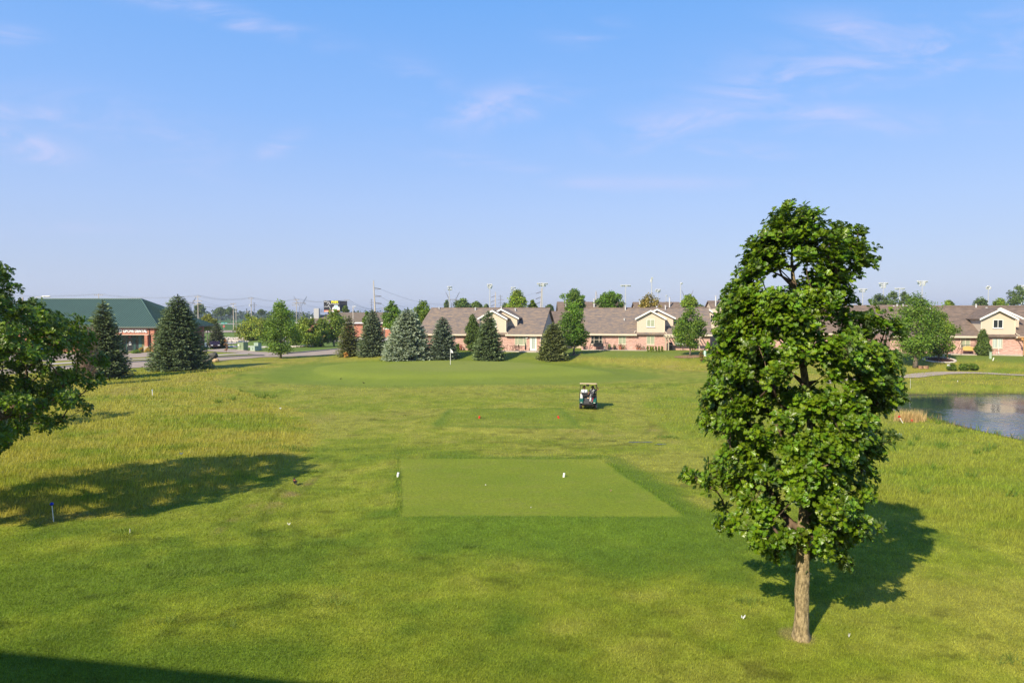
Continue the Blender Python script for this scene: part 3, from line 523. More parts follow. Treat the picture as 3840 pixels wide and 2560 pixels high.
def conifer(label, base, H, rad, pal, tip, seed, group='spruces around the green', name='spruce_tree', zb=.03, dens=1.0, shape=.85, needle=.34, gap=0, cat='spruce'):
    rg = np.random.default_rng(seed); e = thing(name, label, cat, base, rg.uniform(0, 6), group)
    mb = MB(); mb.tube([(0, 0, -.1), (0, 0, H*.5), (0, 0, H*.97)], [.02*H+.03, .012*H+.02, .01], 8); br = mb; P = []; D = []; Nn = []; Cc = []; z = zb*H; ptip = np.array(tip); pb_ = np.array(pal)
    while z < H*.985:
        t = z/H; r = rad*1.06*((1-t)**(shape*.78))*min(1, .80+t*2.2)+.05; n = max(4, int(2*pi*r/.52*dens)+2); a0 = rg.uniform(0, 6)
        for k in range(n):
            a = a0+2*pi*k/n+rg.normal(0, .16); l = r*rg.uniform(.74, 1.12)*(1 if rg.random() > gap else .45); zz = z+rg.normal(0, .09); droop = (.30-.45*t)*l
            d = np.array([cos(a), sin(a), 0]); sd_ = np.array([-sin(a), cos(a), 0]); q0 = np.array([0, 0, zz])
            f = lambda u: q0+d*l*u+np.array([0, 0, -droop*sin(u*pi*.62)+.10*l*u**3])
            br.tube([f(0), f(.4), f(.8)], [.03, .02, .01], 3, caps=False)
            m = max(3, int(l/.15*dens)); us = np.linspace(.22 if l > 1 else .1, 1, m)
            for u in us:
                wd = .42*l*(1-u)*min(1, u*3)+.10
                for s_ in rg.uniform(-1, 1, 3 if wd > .25 else 2):
                    p = f(u)+sd_*s_*wd+np.array([0, 0, rg.normal(0, .035)-.22*abs(s_)*wd]); P.append(p); D.append(d*.75+sd_*s_*.8+np.array([0, 0, rg.uniform(-.25, .35)])); Nn.append(np.array([0, 0, 1])+rg.normal(0, .4, 3)+d*.35)
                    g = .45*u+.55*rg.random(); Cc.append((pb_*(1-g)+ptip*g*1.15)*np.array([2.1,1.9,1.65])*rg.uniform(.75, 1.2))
        z += max(.13, .030*H*(1-.45*t))*rg.uniform(.85, 1.15)/dens**.5
    for k in range(14): P.append((0, 0, H*(.93+.005*k))); D.append(rg.normal(0, .35, 3)+np.array([0, 0, 1])); Nn.append(rg.normal(0, 1, 3)); Cc.append(ptip)
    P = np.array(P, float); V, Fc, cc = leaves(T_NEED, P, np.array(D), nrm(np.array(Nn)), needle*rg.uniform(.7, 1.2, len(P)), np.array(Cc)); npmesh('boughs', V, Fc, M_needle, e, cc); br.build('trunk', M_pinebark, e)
    return e
def place(px, basey, top, wpx, d=None):
    B = G(px, basey) if d is None else GD(px, d); H = at(px, top, B.y).z-B.z; return B, H, wpx/2/F*B.y
# ---- the large oak in front
B = OAK; D0 = B.y
def loc(dx, dy): p = at(dx/.6125, dy/.6125, D0); return (p.x-B.x, p.z-B.z)
rg = np.random.default_rng(11)
prof = [(468, 1772, 1835), (490, 1768, 1900), (530, 1738, 1972), (560, 1715, 1994), (600, 1702, 1998), (640, 1682, 1965), (665, 1664, 1940), (700, 1658, 2012), (740, 1645, 2040), (780, 1634, 2050), (830, 1627, 2052), (880, 1621, 2064), (920, 1616, 2052), (960, 1614, 2030), (1000, 1626, 2036), (1050, 1622, 2012), (1100, 1600, 2020), (1150, 1640, 2016), (1190, 1620, 1995), (1225, 1690, 1975), (1250, 1740, 1965)]
py_ = [p[0] for p in prof]; pl = [p[1] for p in prof]; pr = [p[2] for p in prof]
HOLES = [(1800, 640, 38, 22), (1750, 648, 26, 18), (1830, 655, 22, 18), (1975, 700, 12, 26), (1945, 655, 14, 14), (1665, 1060, 24, 14), (1720, 1105, 16, 12), (1610, 1050, 14, 20), (1985, 950, 10, 18), (1660, 720, 0, 0), (1965, 1095, 16, 10), (1700, 1160, 18, 10)]
manual = [(1600, 1097), (1588, 1102), (1620, 1106), (1632, 1188), (1650, 1196), (1625, 968), (1640, 885), (1632, 900), (2030, 748), (2045, 742), (2055, 760), (1990, 590), (1985, 600), (1968, 532), (1950, 535), (1925, 525), (1790, 478), (1805, 480), (1830, 490), (1855, 495), (1780, 510), (2028, 990), (2022, 975), (2010, 1085), (2005, 1165), (1990, 1190), (1950, 1290), (1945, 1275), (1770, 1262), (1740, 1240), (1720, 1225), (2058, 880), (2050, 900), (1665, 675), (1680, 655), (1662, 690), (1735, 540), (1720, 560), (1930, 640), (1945, 625), (1855, 1300), (1860, 1290), (1635, 800), (1640, 760), (1650, 730), (1700, 640), (1690, 665), (1680, 700), (1718, 612), (1708, 655), (1725, 585), (1702, 690), (1735, 705), (1668, 715), (1712, 630), (1745, 560), (1925, 1255), (1960, 1245), (1880, 1270), (2000, 730)]
T = []
while len(T) < 350:
    yy = rg.uniform(492, 1250); xl = np.interp(yy, py_, pl)+28; xr = np.interp(yy, py_, pr)-30
    if rg.random() > (xr-xl)/430+.1: continue
    u = rg.uniform(-1, 1); v = rg.uniform(-1, 1)*sqrt(max(0, 1-u*u))
    if u*u+v*v < .30 and rg.random() < .45: continue
    xx = (xl+xr)/2+u*(xr-xl)/2
    if any(((xx-a)/(c+11))**2+((yy-b)/(dd+9))**2 < 1 for a, b, c, dd in HOLES if c): continue
    lx, lz = loc(xx, yy); hw = (xr-xl)/2/.6125/F*D0; T.append((lx, v*hw*.92, lz))
for mx_, my_ in manual: lx, lz = loc(mx_+(7 if mx_ < 1840 else -9), my_+6); T.append((lx, rg.uniform(-.5, .5), lz))
trunk = []; tpts = [(1840, 1466, .0), (1841, 1400, 0), (1843, 1330, 0), (1844, 1262, 0), (1848, 1200, .02), (1855, 1130, .03), (1858, 1060, .0), (1861, 985, -.05), (1852, 905, -.05), (1844, 840, 0), (1842, 770, .03), (1834, 710, .05), (1826, 655, .05), (1820, 600, .02), (1818, 555, 0)]
for i in range(len(tpts)-1):
    for k in range(3):
        u = k/3; a = tpts[i]; b = tpts[i+1]; lx, lz = loc(a[0]*(1-u)+b[0]*u, a[1]*(1-u)+b[1]*u); trunk.append((lx, a[2]*(1-u)+b[2]*u, max(lz, -.05)))
oak = thing('oak_tree', 'tall glossy leaved oak standing alone on the near lawn, nearest tree of the scene', 'tree', B)
pos, paths, cnt = skeleton(trunk, T, rg, 2.15, .22, .09, .02, .6)
Zt = np.array(trunk)[:, 2]; rtk = np.interp(Zt, [0, .12, .5, 2.6, 3.6, 5, 7, 8.6], [.205, .163, .136, .122, .10, .07, .04, .015])
# bark with ridges
V = []; n_ = 40; ns = 110
tz = np.array(trunk); zs = np.linspace(-.1, Zt.max(), ns)
for z in zs:
    cx, cy, r = np.interp(z, Zt, tz[:, 0]), np.interp(z, Zt, tz[:, 1]), np.interp(z, Zt, rtk)
    for k in range(n_):
        a = 2*pi*k/n_; rid = (vn(np.array([k*.5]), np.array([z*6.]), 3)[0]-.5)*.022+(vn(np.array([k*.22]), np.array([z*2.]), 8)[0]-.5)*(.03+.07*max(0, .25-z)); V.append((cx+(r+rid)*cos(a), cy+(r+rid)*sin(a), z))
mb = MB(); mb.add(V, [(i*n_+k, i*n_+(k+1) % n_, (i+1)*n_+(k+1) % n_, (i+1)*n_+k) for i in range(ns-1) for k in range(n_)]); mb.build('trunk', M_bark, oak, True)
br = MB()
for pth in paths[1:]: br.tube([pos[i] for i in pth], [max(.008, min(.075, .0078*cnt[i]**.58)) for i in pth], 6, caps=False)
T += [(float(np.interp(z_, Zt, tz[:, 0]))+rg.uniform(-.5, .5), -rg.uniform(.35, 1.2), z_) for z_ in rg.uniform(3.0, 7.0, 26)]; Ta = np.array(T); rr_ = rg.uniform(.16, .37, len(Ta)); rr_[-len(manual)-26:-26] = .17; RP = []; RD = []
for c, r in zip(Ta, rr_):
    o_ = nrm(np.array([c[0]-.05, c[1], .25*(c[2]-4.5)+.35]))
    for k in range(int(15*(r/.25)**1.7)+5):
        q = rg.normal(0, 1, 3); q = q/np.linalg.norm(q)*r*rg.random()**.55*np.array([1, 1, .8]); p = c+q; RP.append(p); RD.append(nrm(o_*.65+q/r*.5+np.array([0, 0, .35])+rg.normal(0, .3, 3)))
        if rg.random() < .5: br.tube([c, c+q*.5+np.array([0, 0, -.02]), p], [.007, .005, .003], 3, caps=False)
br.build('boughs', M_twig, oak, True)
RP = np.array(RP); RD = np.array(RD)
def rosettes(RP, RD, per, size, col, rg, pale=.03):
    n = len(RP); a = rg.uniform(0, 2*pi, (n, 1))+np.arange(per)[None]*2*pi/per+rg.normal(0, .3, (n, per)); ref = nrm(np.cross(RD, np.array([.3, .9, .1]))); ref2 = np.cross(RD, ref)
    rd = np.cos(a)[..., None]*ref[:, None]+np.sin(a)[..., None]*ref2[:, None]; D = nrm(rd+RD[:, None]*rg.uniform(.1, .8, (n, per, 1))+np.array([0, 0, -.12])); Nn = nrm(RD[:, None]+rg.normal(0, .28, (n, per, 3))-rd*.15+np.array([0, 0, .25]))
    P = np.repeat(RP[:, None], per, 1)+D*.02; s = size*rg.uniform(.55, 1.2, (n, per)); cl = np.array(col)*rg.uniform(.65, 1.35, (n, 1, 1))*rg.uniform(.8, 1.2, (n, per, 1))*(1+np.array([.5, .1, 0])*rg.uniform(-.5, .6, (n, per, 1)))
    cl = np.where(rg.random((n, per, 1)) < pale, np.array([.22, .28, .13]), cl)
    return leaves(T_OAK, P.reshape(-1, 3), D.reshape(-1, 3), Nn.reshape(-1, 3), s.ravel(), np.clip(cl.reshape(-1, 3), 0, 1))
V, Fc, cc = rosettes(RP, RD, 5, .134, (.128, .222, .008), rg, .006); npmesh('crown', V, Fc, M_oakleaf, oak, cc)
print('oak leaves', len(V)//len(T_OAK[0]))
# ---- the oak at the left edge and one just outside the frame
def big_oak(label, base, H, rad, zc, seed, ncl, name='oak_tree'):
    rg = np.random.default_rng(seed); e = thing(name, label, 'tree', base, 0, None); T = []
    while len(T) < ncl:
        t = rg.random(); r = rad*float(np.interp(t, [0, .12, .35, .6, .8, 1], [.62, .95, 1, .80, .52, .10])); a = rg.uniform(0, 2*pi); k = rg.uniform(.15, 1)**.5; 
        if rg.random() > r/rad: continue
        T.append((r*k*cos(a), r*k*sin(a), zc+(H-zc)*t-.35*(1-t)*k))
    trunk = [(rg.normal(0, .03), rg.normal(0, .03), z) for z in np.linspace(0, H*.88, 22)]
    pos, paths, cnt = skeleton(trunk, T, rg, zc*.8, .35, .09, .03, .5)
    mb = MB(); mb.tube(trunk, [.24*(1-.9*k/21) for k in range(22)], 12); mb.build('trunk', M_bark, e, True)
    br = MB()
    for pth in paths[1:]: br.tube([pos[i] for i in pth], [max(.01, min(.09, .010*cnt[i]**.55)) for i in pth], 5, caps=False)
    RP = []; RD = []
    for c in np.array(T):
        r = rg.uniform(.28, .5); o_ = nrm(np.array([c[0], c[1], .3*(c[2]-zc-1)+.5]))
        for k in range(int(30*(r/.38)**2)): q = rg.normal(0, 1, 3); q = q/np.linalg.norm(q)*r*rg.random()**.4*np.array([1, 1, .75]); RP.append(c+q); RD.append(nrm(o_*.6+q/r*.5+np.array([0, 0, .4])+rg.normal(0, .35, 3)))
        br.tube([c, RP[-1]], [.008, .004], 3, caps=False)
    br.build('boughs', M_twig, e)
    V, Fc, cc = rosettes(np.array(RP), np.array(RD), 5, .15, (.125, .210, .010), rg, .006); npmesh('crown', V, Fc, M_oakleaf, e, cc); return e
big_oak('broad leafy oak reaching in from the left edge in front of the green roofed clinic', (-18.2, 21.6, hz(-18.2, 21.6)), 8.8, 4.75, 2.9, 31, 320)
big_oak('second oak behind the left edge oak, casting the thin shadow on the tall grass', (-33.4, 38.0, hz(-33.4, 38)), 8.0, 3.0, 2.6, 37, 60)
# ---- spruces
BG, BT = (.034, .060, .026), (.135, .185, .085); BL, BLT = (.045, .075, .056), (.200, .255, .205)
def sp(label, px, by, top, wpx, pal, tip, seed, d=None, **k):
    Bp, H, r = place(px, by, top, wpx, d); return conifer(label, Bp, H, r*1.03, pal, tip, seed, **k)
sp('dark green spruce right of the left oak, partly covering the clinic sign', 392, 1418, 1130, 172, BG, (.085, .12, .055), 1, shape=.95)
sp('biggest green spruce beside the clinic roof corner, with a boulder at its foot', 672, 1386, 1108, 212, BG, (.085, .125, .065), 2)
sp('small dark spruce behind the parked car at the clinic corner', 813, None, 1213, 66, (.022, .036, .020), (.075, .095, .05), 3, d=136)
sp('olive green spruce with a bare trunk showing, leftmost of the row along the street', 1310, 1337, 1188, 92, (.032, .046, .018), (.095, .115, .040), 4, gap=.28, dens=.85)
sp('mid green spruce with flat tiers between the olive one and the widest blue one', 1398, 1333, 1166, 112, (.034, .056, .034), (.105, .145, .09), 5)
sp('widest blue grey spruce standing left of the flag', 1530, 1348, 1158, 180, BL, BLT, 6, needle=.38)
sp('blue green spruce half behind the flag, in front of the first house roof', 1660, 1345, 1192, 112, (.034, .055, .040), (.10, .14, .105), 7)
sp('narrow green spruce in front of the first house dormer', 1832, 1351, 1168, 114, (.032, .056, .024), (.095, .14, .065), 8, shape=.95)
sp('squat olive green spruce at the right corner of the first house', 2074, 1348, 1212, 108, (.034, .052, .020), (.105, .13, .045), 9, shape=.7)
# arborvitae
def arb(label, px, d, top, wpx, seed, kind='column'):
    Bp, H, r = place(px, None, top, wpx, d); return tree('arborvitae', label, 'evergreen shrub', Bp, H, r, .12, kind, (.036, .068, .016), 110, 15000, .17, .34, seed, None, .06, lmat=M_needle, flat_=1, light=.2, boughs=False)
arb('tall dense column shaped evergreen against the first house wall', 1772, 104.3, 1183, 66, 41); arb('rounded cone shaped evergreen right of the yellow swing', 3687, 92.6, 1240, 66, 42, 'cone')
# ---- broadleaf trees in the middle distance
def bt(label, px, by, top, wpx, bot, seed, pal=(.055, .115, .016), kind='egg', d=None, ncl=60, nl=9500, ls=.26, name='shade_tree', group=None, **k):
    Bp, H, r = place(px, by, top, wpx, d); zc = max(.2, at(px, bot, Bp.y).z-Bp.z); return tree(name, label, 'tree', Bp, H, r*1.13, zc, kind, pal, ncl, nl, ls*Bp.y/100*.9, k.pop('rc', .30), seed, group, **k)
bt('round headed street tree with a clear trunk, at the end of the clinic drive', 1053, 1343, 1137, 152, 1322, 51, (.062, .125, .018), ncl=70)
bt('leafy green tree on a mulch ring between the first and second houses', 2152, 1329, 1146, 124, 1297, 52, (.050, .115, .014))
bt('leafy green tree on a short trunk before the tan pergola', 2588, 1335, 1163, 120, 1302, 53, (.060, .120, .016), kind='oval')
bt('large spreading tree beside the two log stumps', 3432, 1379, 1113, 190, 1335, 54, (.058, .120, .018), ncl=90, nl=13000, kind='oval', trunk_r=.27)
bt('lower wide tree growing out of the mulch bed', 3520, 1348, 1176, 140, 1331, 55, (.070, .130, .020), ncl=70, nl=9000, kind='oval')
bt('thin willowy tree left of the brick restaurant, by the white stones', 1152, None, 1188, 120, 1294, 56, (.080, .130, .022), d=139, ncl=75, nl=9000, sparse=.30)
bt('taller willowy tree with pale forked trunk beside the restaurant', 1252, None, 1168, 104, 1278, 57, (.080, .135, .022), d=146, ncl=75, nl=9000, sparse=.30, kind='oval')
bt('bushy young tree filling the gap between the two willowy trees', 1203, None, 1200, 76, 1296, 161, (.085, .140, .024), d=143, ncl=50, nl=5200, sparse=.28)
bt('low green bush left of the willowy trees, behind the street tree', 1108, None, 1226, 74, 1290, 162, (.075, .125, .022), d=150, ncl=40, nl=4000)
bt('yellow green tree behind the clinic roof tail', 778, None, 1186, 74, 1238, 58, (.115, .145, .022), d=172, ncl=40, nl=3500, kind='round')
bt('light green bushy tree by the far road, left of the street tree', 958, None, 1204, 140, 1277, 59, (.100, .145, .022), d=185, ncl=80, nl=9000, kind='round', rc=.3)
bt('small upright tree in front of the far field', 935, None, 1180, 46, 1225, 60, (.075, .12, .025), d=215, ncl=30, nl=2500, sparse=.35)
bt('dark haired green tree behind the tiered spruce', 1470, None, 1134, 76, 1240, 61, (.058, .125, .018), d=126, ncl=50, nl=5500)
bt('dense green tree behind the widest blue spruce', 1588, None, 1136, 96, 1270, 62, (.066, .125, .012), d=119, ncl=60, nl=7000, kind='oval')
bt('small green tree against the restaurant roof', 1376, None, 1172, 36, 1230, 63, (.055, .11, .02), d=135, ncl=24, nl=2000)
bk = 'trees rising behind the first row of houses'
bt('bright green tree rising behind the ridge of the first house', 1941, None, 1093, 82, 1170, 64, (.095, .160, .022), d=150, ncl=46, nl=4500, group=bk)
bt('small bright green tree right of the one behind the first ridge', 1997, None, 1130, 38, 1170, 65, (.095, .155, .022), d=152, ncl=24, nl=1800, group=bk)
bt('spreading dark green tree behind the gap of the first two houses', 2154, None, 1092, 100, 1175, 66, (.055, .115, .018), d=134, ncl=46, nl=5000, kind='round', group=bk, rc=.22)
bt('wide dark green tree left of the single row floodlight', 2290, None, 1098, 104, 1170, 67, (.050, .112, .016), d=134, ncl=50, nl=5500, kind='round', group=bk, rc=.22)
bt('thin half bare brownish tree behind the second house ridge', 2438, None, 1112, 88, 1165, 68, (.130, .125, .055), d=128, ncl=44, nl=3600, sparse=.42, kind='oval', group=bk)
bt('round bright green tree behind the second dormer', 2582, None, 1111, 68, 1170, 69, (.085, .150, .020), d=126, ncl=44, nl=4500, group=bk)
bt('green tree just left of the front oak crown, behind the roofs', 2716, None, 1124, 56, 1170, 70, (.075, .140, .022), d=128, ncl=30, nl=3000, group=bk)
bt('small tree peeking over the restaurant side of the first house', 1735, None, 1127, 62, 1160, 71, (.055, .105, .022), d=260, ncl=30, nl=2600, kind='round', group=bk)
bt('dull green tree next to the one peeking over the first house', 1786, None, 1136, 42, 1160, 72, (.055, .10, .025), d=262, ncl=24, nl=1800, kind='round', group=bk)
for i, (px, top, wd, d, lb) in enumerate([(1675, 1129, 22, 380, 'narrow dark tree beside the leftmost floodlight'), (1824, 1146, 24, 360, 'tiny grey green tree below the second floodlight'), (1893, 1142, 34, 330, 'small green tree left of the tallest bright tree'), (2059, 1146, 34, 300, 'low green tree beside the leaning white pole'), (2500, 1138, 54, 300, 'low green tree right of the brownish half bare tree'), (2624, 1147, 40, 300, 'low green tree in the roof gap'), (2680, 1135, 26, 300, 'small tree top over the tall roof'),
    (3298, 1108, 60, 240, 'grey green tree under the wide floodlight right of the oak'), (3345, 1098, 64, 236, 'tallest of the grey green trees right of the oak'), (3388, 1099, 48, 240, 'slim grey green tree beside the flat floodlight'), (3556, 1129, 42, 150, 'small bright tree above the right house roof, with a chimney pipe beside it'), (3673, 1122, 56, 240, 'dark round tree left of the narrow floodlight'), (3747, 1124, 56, 146, 'bright green low tree behind the right dormer'), (3812, 1078, 76, 240, 'big grey green tree at the right edge, in front of a floodlight'),
    (1297, 1151, 24, 230, 'dark round evergreen beside the billboard'), (749, 1143, 40, 520, 'tall dark tree behind the three armed utility pole'), (827, 1158, 46, 560, 'dark tree in the middle of the far tree line'), (865, 1157, 28, 560, 'slim dark tree right in the far tree line'), (980, 1164, 22, 520, 'small dark tree left of the street tree, far off')]):
    far_ = d > 200; pal = (.050, .090, .030) if far_ else (.085, .145, .022)
    bt(lb, px, None, top, wd, 1172 if d < 500 else 1178, 100+i, pal, 'round' if i % 2 else 'oval', d, 34, 3000, .22, group=bk if d < 500 else 'trees of the far tree line', boughs=d < 160, rc=.33)
# bare brown tree beside the left spruce
Bp, H, r = place(322, None, 1216, 96, 64)
e = thing('bare_tree', 'leafless brown twiggy tree between the left oak and the dark spruce', 'tree', Bp); rg = np.random.default_rng(7); mb = MB(); mb.tube([(0, 0, 0), (.05, 0, 1), (.1, 0, 2), (.08, 0, H*.7)], [.1, .09, .07, .03], 7); mb.build('trunk', M_twig, e)
mb = MB(); 
for k in range(520):
    a = rg.uniform(0, 6.28); t = rg.uniform(.15, 1); rr = r*1.1*float(profile('round', np.array(t*.95)))*rg.uniform(.5, 1); z0 = H*t*.65; p0 = Vector((rg.uniform(-.3, .3)*r, rg.uniform(-.3, .3)*r, z0)); p1 = Vector((rr*cos(a), rr*sin(a), H*t)); mb.tube([p0, p0.lerp(p1, .5)+Vector((0, 0, .1)), p1], [.022, .016, .008], 3, caps=False)
mb.build('twigs', mat('dead_twigs', (.27, .185, .14), .9), e)
# far woods on the horizon: nobody could count these
rg = np.random.default_rng(3); P = []; Cc = []
for i in range(26000):
    d = rg.choice([820, 980, 1250, 1600]); px = rg.uniform(-900, 4700); X = (px-1920)/F*d; e_ = fbm(np.array([X/40.]), np.array([d*1.]), 5, 3)[0]; hmax = (3.5+13*max(0, e_-.28)*1.6)*(1.0 if px < 1500 else .8); P.append((X, d+rg.normal(0, 12), hmax*rg.random()**.8)); Cc.append(np.array([.035, .062, .030])*rg.uniform(.7, 1.3))
P = np.array(P); V, Fc, cc = leaves(T_CARD, P, rg.normal(0, 1, P.shape)*np.array([1, 1, .5]), nrm(rg.normal(0, .5, P.shape)+np.array([-.3, -.7, .5])), rg.uniform(2.5, 5.0, len(P)), np.array(Cc)); tag(npmesh('far_woods', V, Fc, M_leaf, None, cc), 'long low belt of dark woods along the horizon', 'woods', None, 'stuff')
# small bushes
def bush(label, px, by, top, wpx, seed, pal=(.05, .10, .016), group=None, kind='round', n=1500):
    Bp, H, r = place(px, by, top, wpx); return tree('shrub', label, 'shrub', Bp, H, r, 0.02, kind, pal, 22, n, .13, .34, seed, group, .03, boughs=False, flat_=1)
for i, (px, lb) in enumerate([(3571, 'round shrub behind the white box, leftmost by the cart path'), (3612, 'middle one of the three round shrubs by the cart path'), (3652, 'widest round shrub, right end of the three by the cart path')]): bush(lb, px, 1389, 1366, 38, 201+i, group='shrubs beside the cart path', n=2400)
bush('small green shrub at the brick wall left of the column evergreen', 1717, 1314, 1291, 24, 210, (.065, .13, .016)); bush('round green shrub right of the narrow spruce at the house wall', 1889, 1315, 1292, 26, 211, (.055, .12, .014))
for i, (px, lb) in enumerate([(2429, 'thinnest'), (2440, 'second from left'), (2448, 'third from left'), (2459, 'widest'), (2471, 'fifth from left'), (2483, 'rightmost')]): bush(lb+' grassy clump of the row under the second house window', px, 1319, 1298, 9, 220+i, (.10, .15, .045), 'clumps along the second house wall', 'column', 500)
bush('green clump at the clinic entrance', 512, 1325, 1315, 40, 230, (.06, .12, .02)); bush('tan grassy clump beside the clinic pillar', 555, 1321, 1306, 30, 231, (.22, .19, .08)); bush('taller tan grass left of the clinic pillar', 530, 1321, 1304, 18, 232, (.2, .17, .07))
bush('wilted thin young shrub standing in the rough near the front oak', 2631, 1356, 1319, 22, 233, (.12, .095, .045), None, 'oval', 420)
bush('small leafless reddish shrub at the clinic wall', 848, 1322, 1270, 20, 234, (.16, .08, .06), None, 'oval', 260)
bush('brown tuft of dead grass at the foot of the olive spruce', 1297, 1341, 1322, 22, 235, (.26, .18, .09), None, 'round', 400)
# ------------------------------------------------------------------ buildings
TH = R(12)
def window(par, s, w_, z0, z1, kind='blind', y=-.0, panes=2, sill=True, trim=None, cols=None, fr=.07, axis='x', bars=False):
    pm = {'blind': M_blind, 'glass': M_glass, 'curtain': M_curtain}[kind]; b = MB(); b.bx(s-w_/2+fr*.6, s+w_/2-fr*.6, y-.035, y+.05, z0+fr*.6, z1-fr*.6); p = b.build('window', pm, par)
    f = MB(); t = trim or M_cream
    f.bx(s-w_/2, s+w_/2, y-.07, y+.02, z0, z0+fr); f.bx(s-w_/2, s+w_/2, y-.07, y+.02, z1-fr, z1)
    xs = [s-w_/2+fr/2, s+w_/2-fr/2]+(cols if cols is not None else [s-w_/2+w_*k/panes for k in range(1, panes)])
    for x_ in xs: f.bx(x_-fr/2, x_+fr/2, y-.068, y+.02, z0+fr, z1-fr)
    if bars: f.bx(s-w_/2+fr, s+w_/2-fr, y-.055, y+.02, (z0+z1)/2-.025, (z0+z1)/2+.025)
    f.build('frame', t, p)
    if sill: sb = MB(); sb.bx(s-w_/2-.06, s+w_/2+.06, y-.11, y+.02, z0-.09, z0-.004); sb.build('sill', t, p)
    return p
def gable_roof(par, cx, hw, y0, y1, ze, za, over, th, m, trimm, name='roof', rake=True):
    """gable with its ridge along y, front at y0"""
    sl = (za-ze)/hw; x1 = hw+over; zo = ze-sl*over; b = MB()
    for s_ in (-1, 1): b.prism([(cx, za+.02), (cx+s_*x1, zo+.02), (cx+s_*x1, zo+.02+th), (cx, za+.02+th)], 'y', y0, y1)
    r = b.build(name, m, par)
    if rake:
        f = MB()
        for s_ in (-1, 1): f.prism([(cx, za-.10), (cx+s_*x1, zo-.10), (cx+s_*x1, zo+.04+th), (cx, za+.04+th)], 'y', y0-.05, y0-.002)
        f.build('rake_trim', trimm, r)
    return r
def pipe(par, x, y, z, h, r=.09, m=None): b = MB(); b.tube([(x, y, z-.3), (x, y, z+h)], r, 8); b.tube([(x, y, z+h), (x, y, z+h+.12)], r*1.5, 8); return b.build('vent_pipe', m or M_pale, par)
def house(label, px, Y, s0, s1, zb, eave=2.62, ridge=6.45, run=7.5, th=TH, dormer=True, shing=None, wall=None, gable=None, group='brick houses behind the golf green'):
    X = (px-1920)/F*Y; e = thing('house', label, 'house', (X, Y, zb), -th, group); wall = wall or M_brick; gable = gable or M_sidingtan; shing = shing or M_shingle; sl = (ridge-eave)/run
    b = MB(); b.bx(s0, s1, 0, 2*run, -1.2, eave); b.build('wall', wall, e)
    b = MB(); b.prism([(.05, eave+.002), (2*run-.05, eave+.002), (run, ridge-.06)], 'x', s0+.02, s1-.02); b.build('gable_wall', gable, e)
    ov = .45; b = MB()
    b.prism([(-ov, eave-sl*ov), (run, ridge), (run, ridge+.16), (-ov, eave-sl*ov+.16)], 'x', s0-.3, s1+.3); b.prism([(2*run+ov, eave-sl*ov), (run, ridge), (run, ridge+.16), (2*run+ov, eave-sl*ov+.16)], 'x', s0-.3, s1+.3)
    rf = b.build('roof', shing, e); c = MB(); c.tube([(s0-.3, run, ridge+.17), (s1+.3, run, ridge+.17)], .09, 6); c.build('ridge_cap', M_shingle2, rf)
    g = MB()
    segs = [(s0-.3, -2.08), (2.08, s1+.3)] if dormer else [(s0-.3, s1+.3)]
    for a, c_ in segs: g.bx(a, c_, -ov-.13, -ov-.002, eave-sl*ov-.12, eave-sl*ov+.12); g.bx(a, c_, -ov, -.005, eave-.42, eave-.36)
    g.build('gutter', M_cream, e)
    if dormer:
        d = MB(); d.prism([(-2.03, eave+.01), (2.03, eave+.01), (2.03, 4.97), (0, 6.08), (-2.03, 4.97)], 'y', -.03, 7.0); dw = d.build('dormer_wall', M_siding, e)
        d = MB(); d.prism([(-1.55, eave+.8), (3.45, eave+.8), (3.45, 5.05), (.95, 6.30), (-1.55, 5.05)], 'y', 1.9, 7.2); d.build('dormer_wall', M_siding, e)
        gable_roof(e, 0, 2.03, -.42, 7.0, 4.97, 6.08, .36, .12, shing, M_white, 'dormer_roof'); gable_roof(e, .95, 2.5, 1.5, 7.4, 5.05, 6.30, .36, .12, shing, M_white, 'dormer_roof')
        d = MB()
        for s_ in (-1, 1): d.bx(s_*2.03-.06, s_*2.03+.06, -.06, .03, eave+.02, 4.85)
        d.bx(-1.96, 1.96, -.075, -.035, eave-.05, eave+.10); d.build('corner_trim', M_cream, dw)
        window(e, 0, 1.22, 3.62, 4.78, 'blind' if px < 3000 else 'glass', -.035, 2, True, M_white)
        d = MB(); d.tube([(2.2, -.35, 4.85), (2.12, -.12, 4.6), (2.12, -.12, 3.0), (2.3, -.3, 2.75), (2.5, -.55, 2.6)], .045, 6); d.build('downspout', M_cream, e); d = MB(); d.tube([(-2.12, -.1, 2.95), (-2.35, -.3, 3.0), (-2.5, -.5, 2.65)], .045, 6); d.build('downspout', M_cream, e)
    return e
def zr(y, ridge=6.45, eave=2.62, run=7.5): return eave+(ridge-eave)*(1-abs(y-run)/run)
h1 = house('long brick house with a cream dormer half hidden by a narrow spruce', 1848, 105.4, -12.2, 7.5, 1.2)
window(h1, 4.4, 1.85, .86, 2.26, 'blind', 0, 3, cols=[3.98, 4.82]); window(h1, -8.6, 1.3, .86, 2.26, 'blind', 0)
def door(par, s, y=0, z=.06, w_=.92, gl=M_curtain, name='door'):
    b = MB(); b.bx(s-w_/2, s+w_/2, y-.045, y+.03, z, z+2.1); d = b.build(name, M_white, par); b = MB(); b.bx(s-w_*.3, s+w_*.3, y-.06, y-.03, z+.25, z+1.95); b.build('glass', gl, d); b = MB(); b.ball((s+w_*.4, y-.08, z+1.0), .04, 6, 5); b.build('handle', M_steel, d)
    b = MB(); 
    for s_ in (-1, 1): b.bx(s+s_*(w_/2+.05)-.05, s+s_*(w_/2+.05)+.05, y-.07, y+.02, z, z+2.2)
    b.bx(s-w_/2, s+w_/2, y-.07, y+.02, z+2.102, z+2.2); b.build('frame', M_cream, d); return d
door(h1, 6.35)
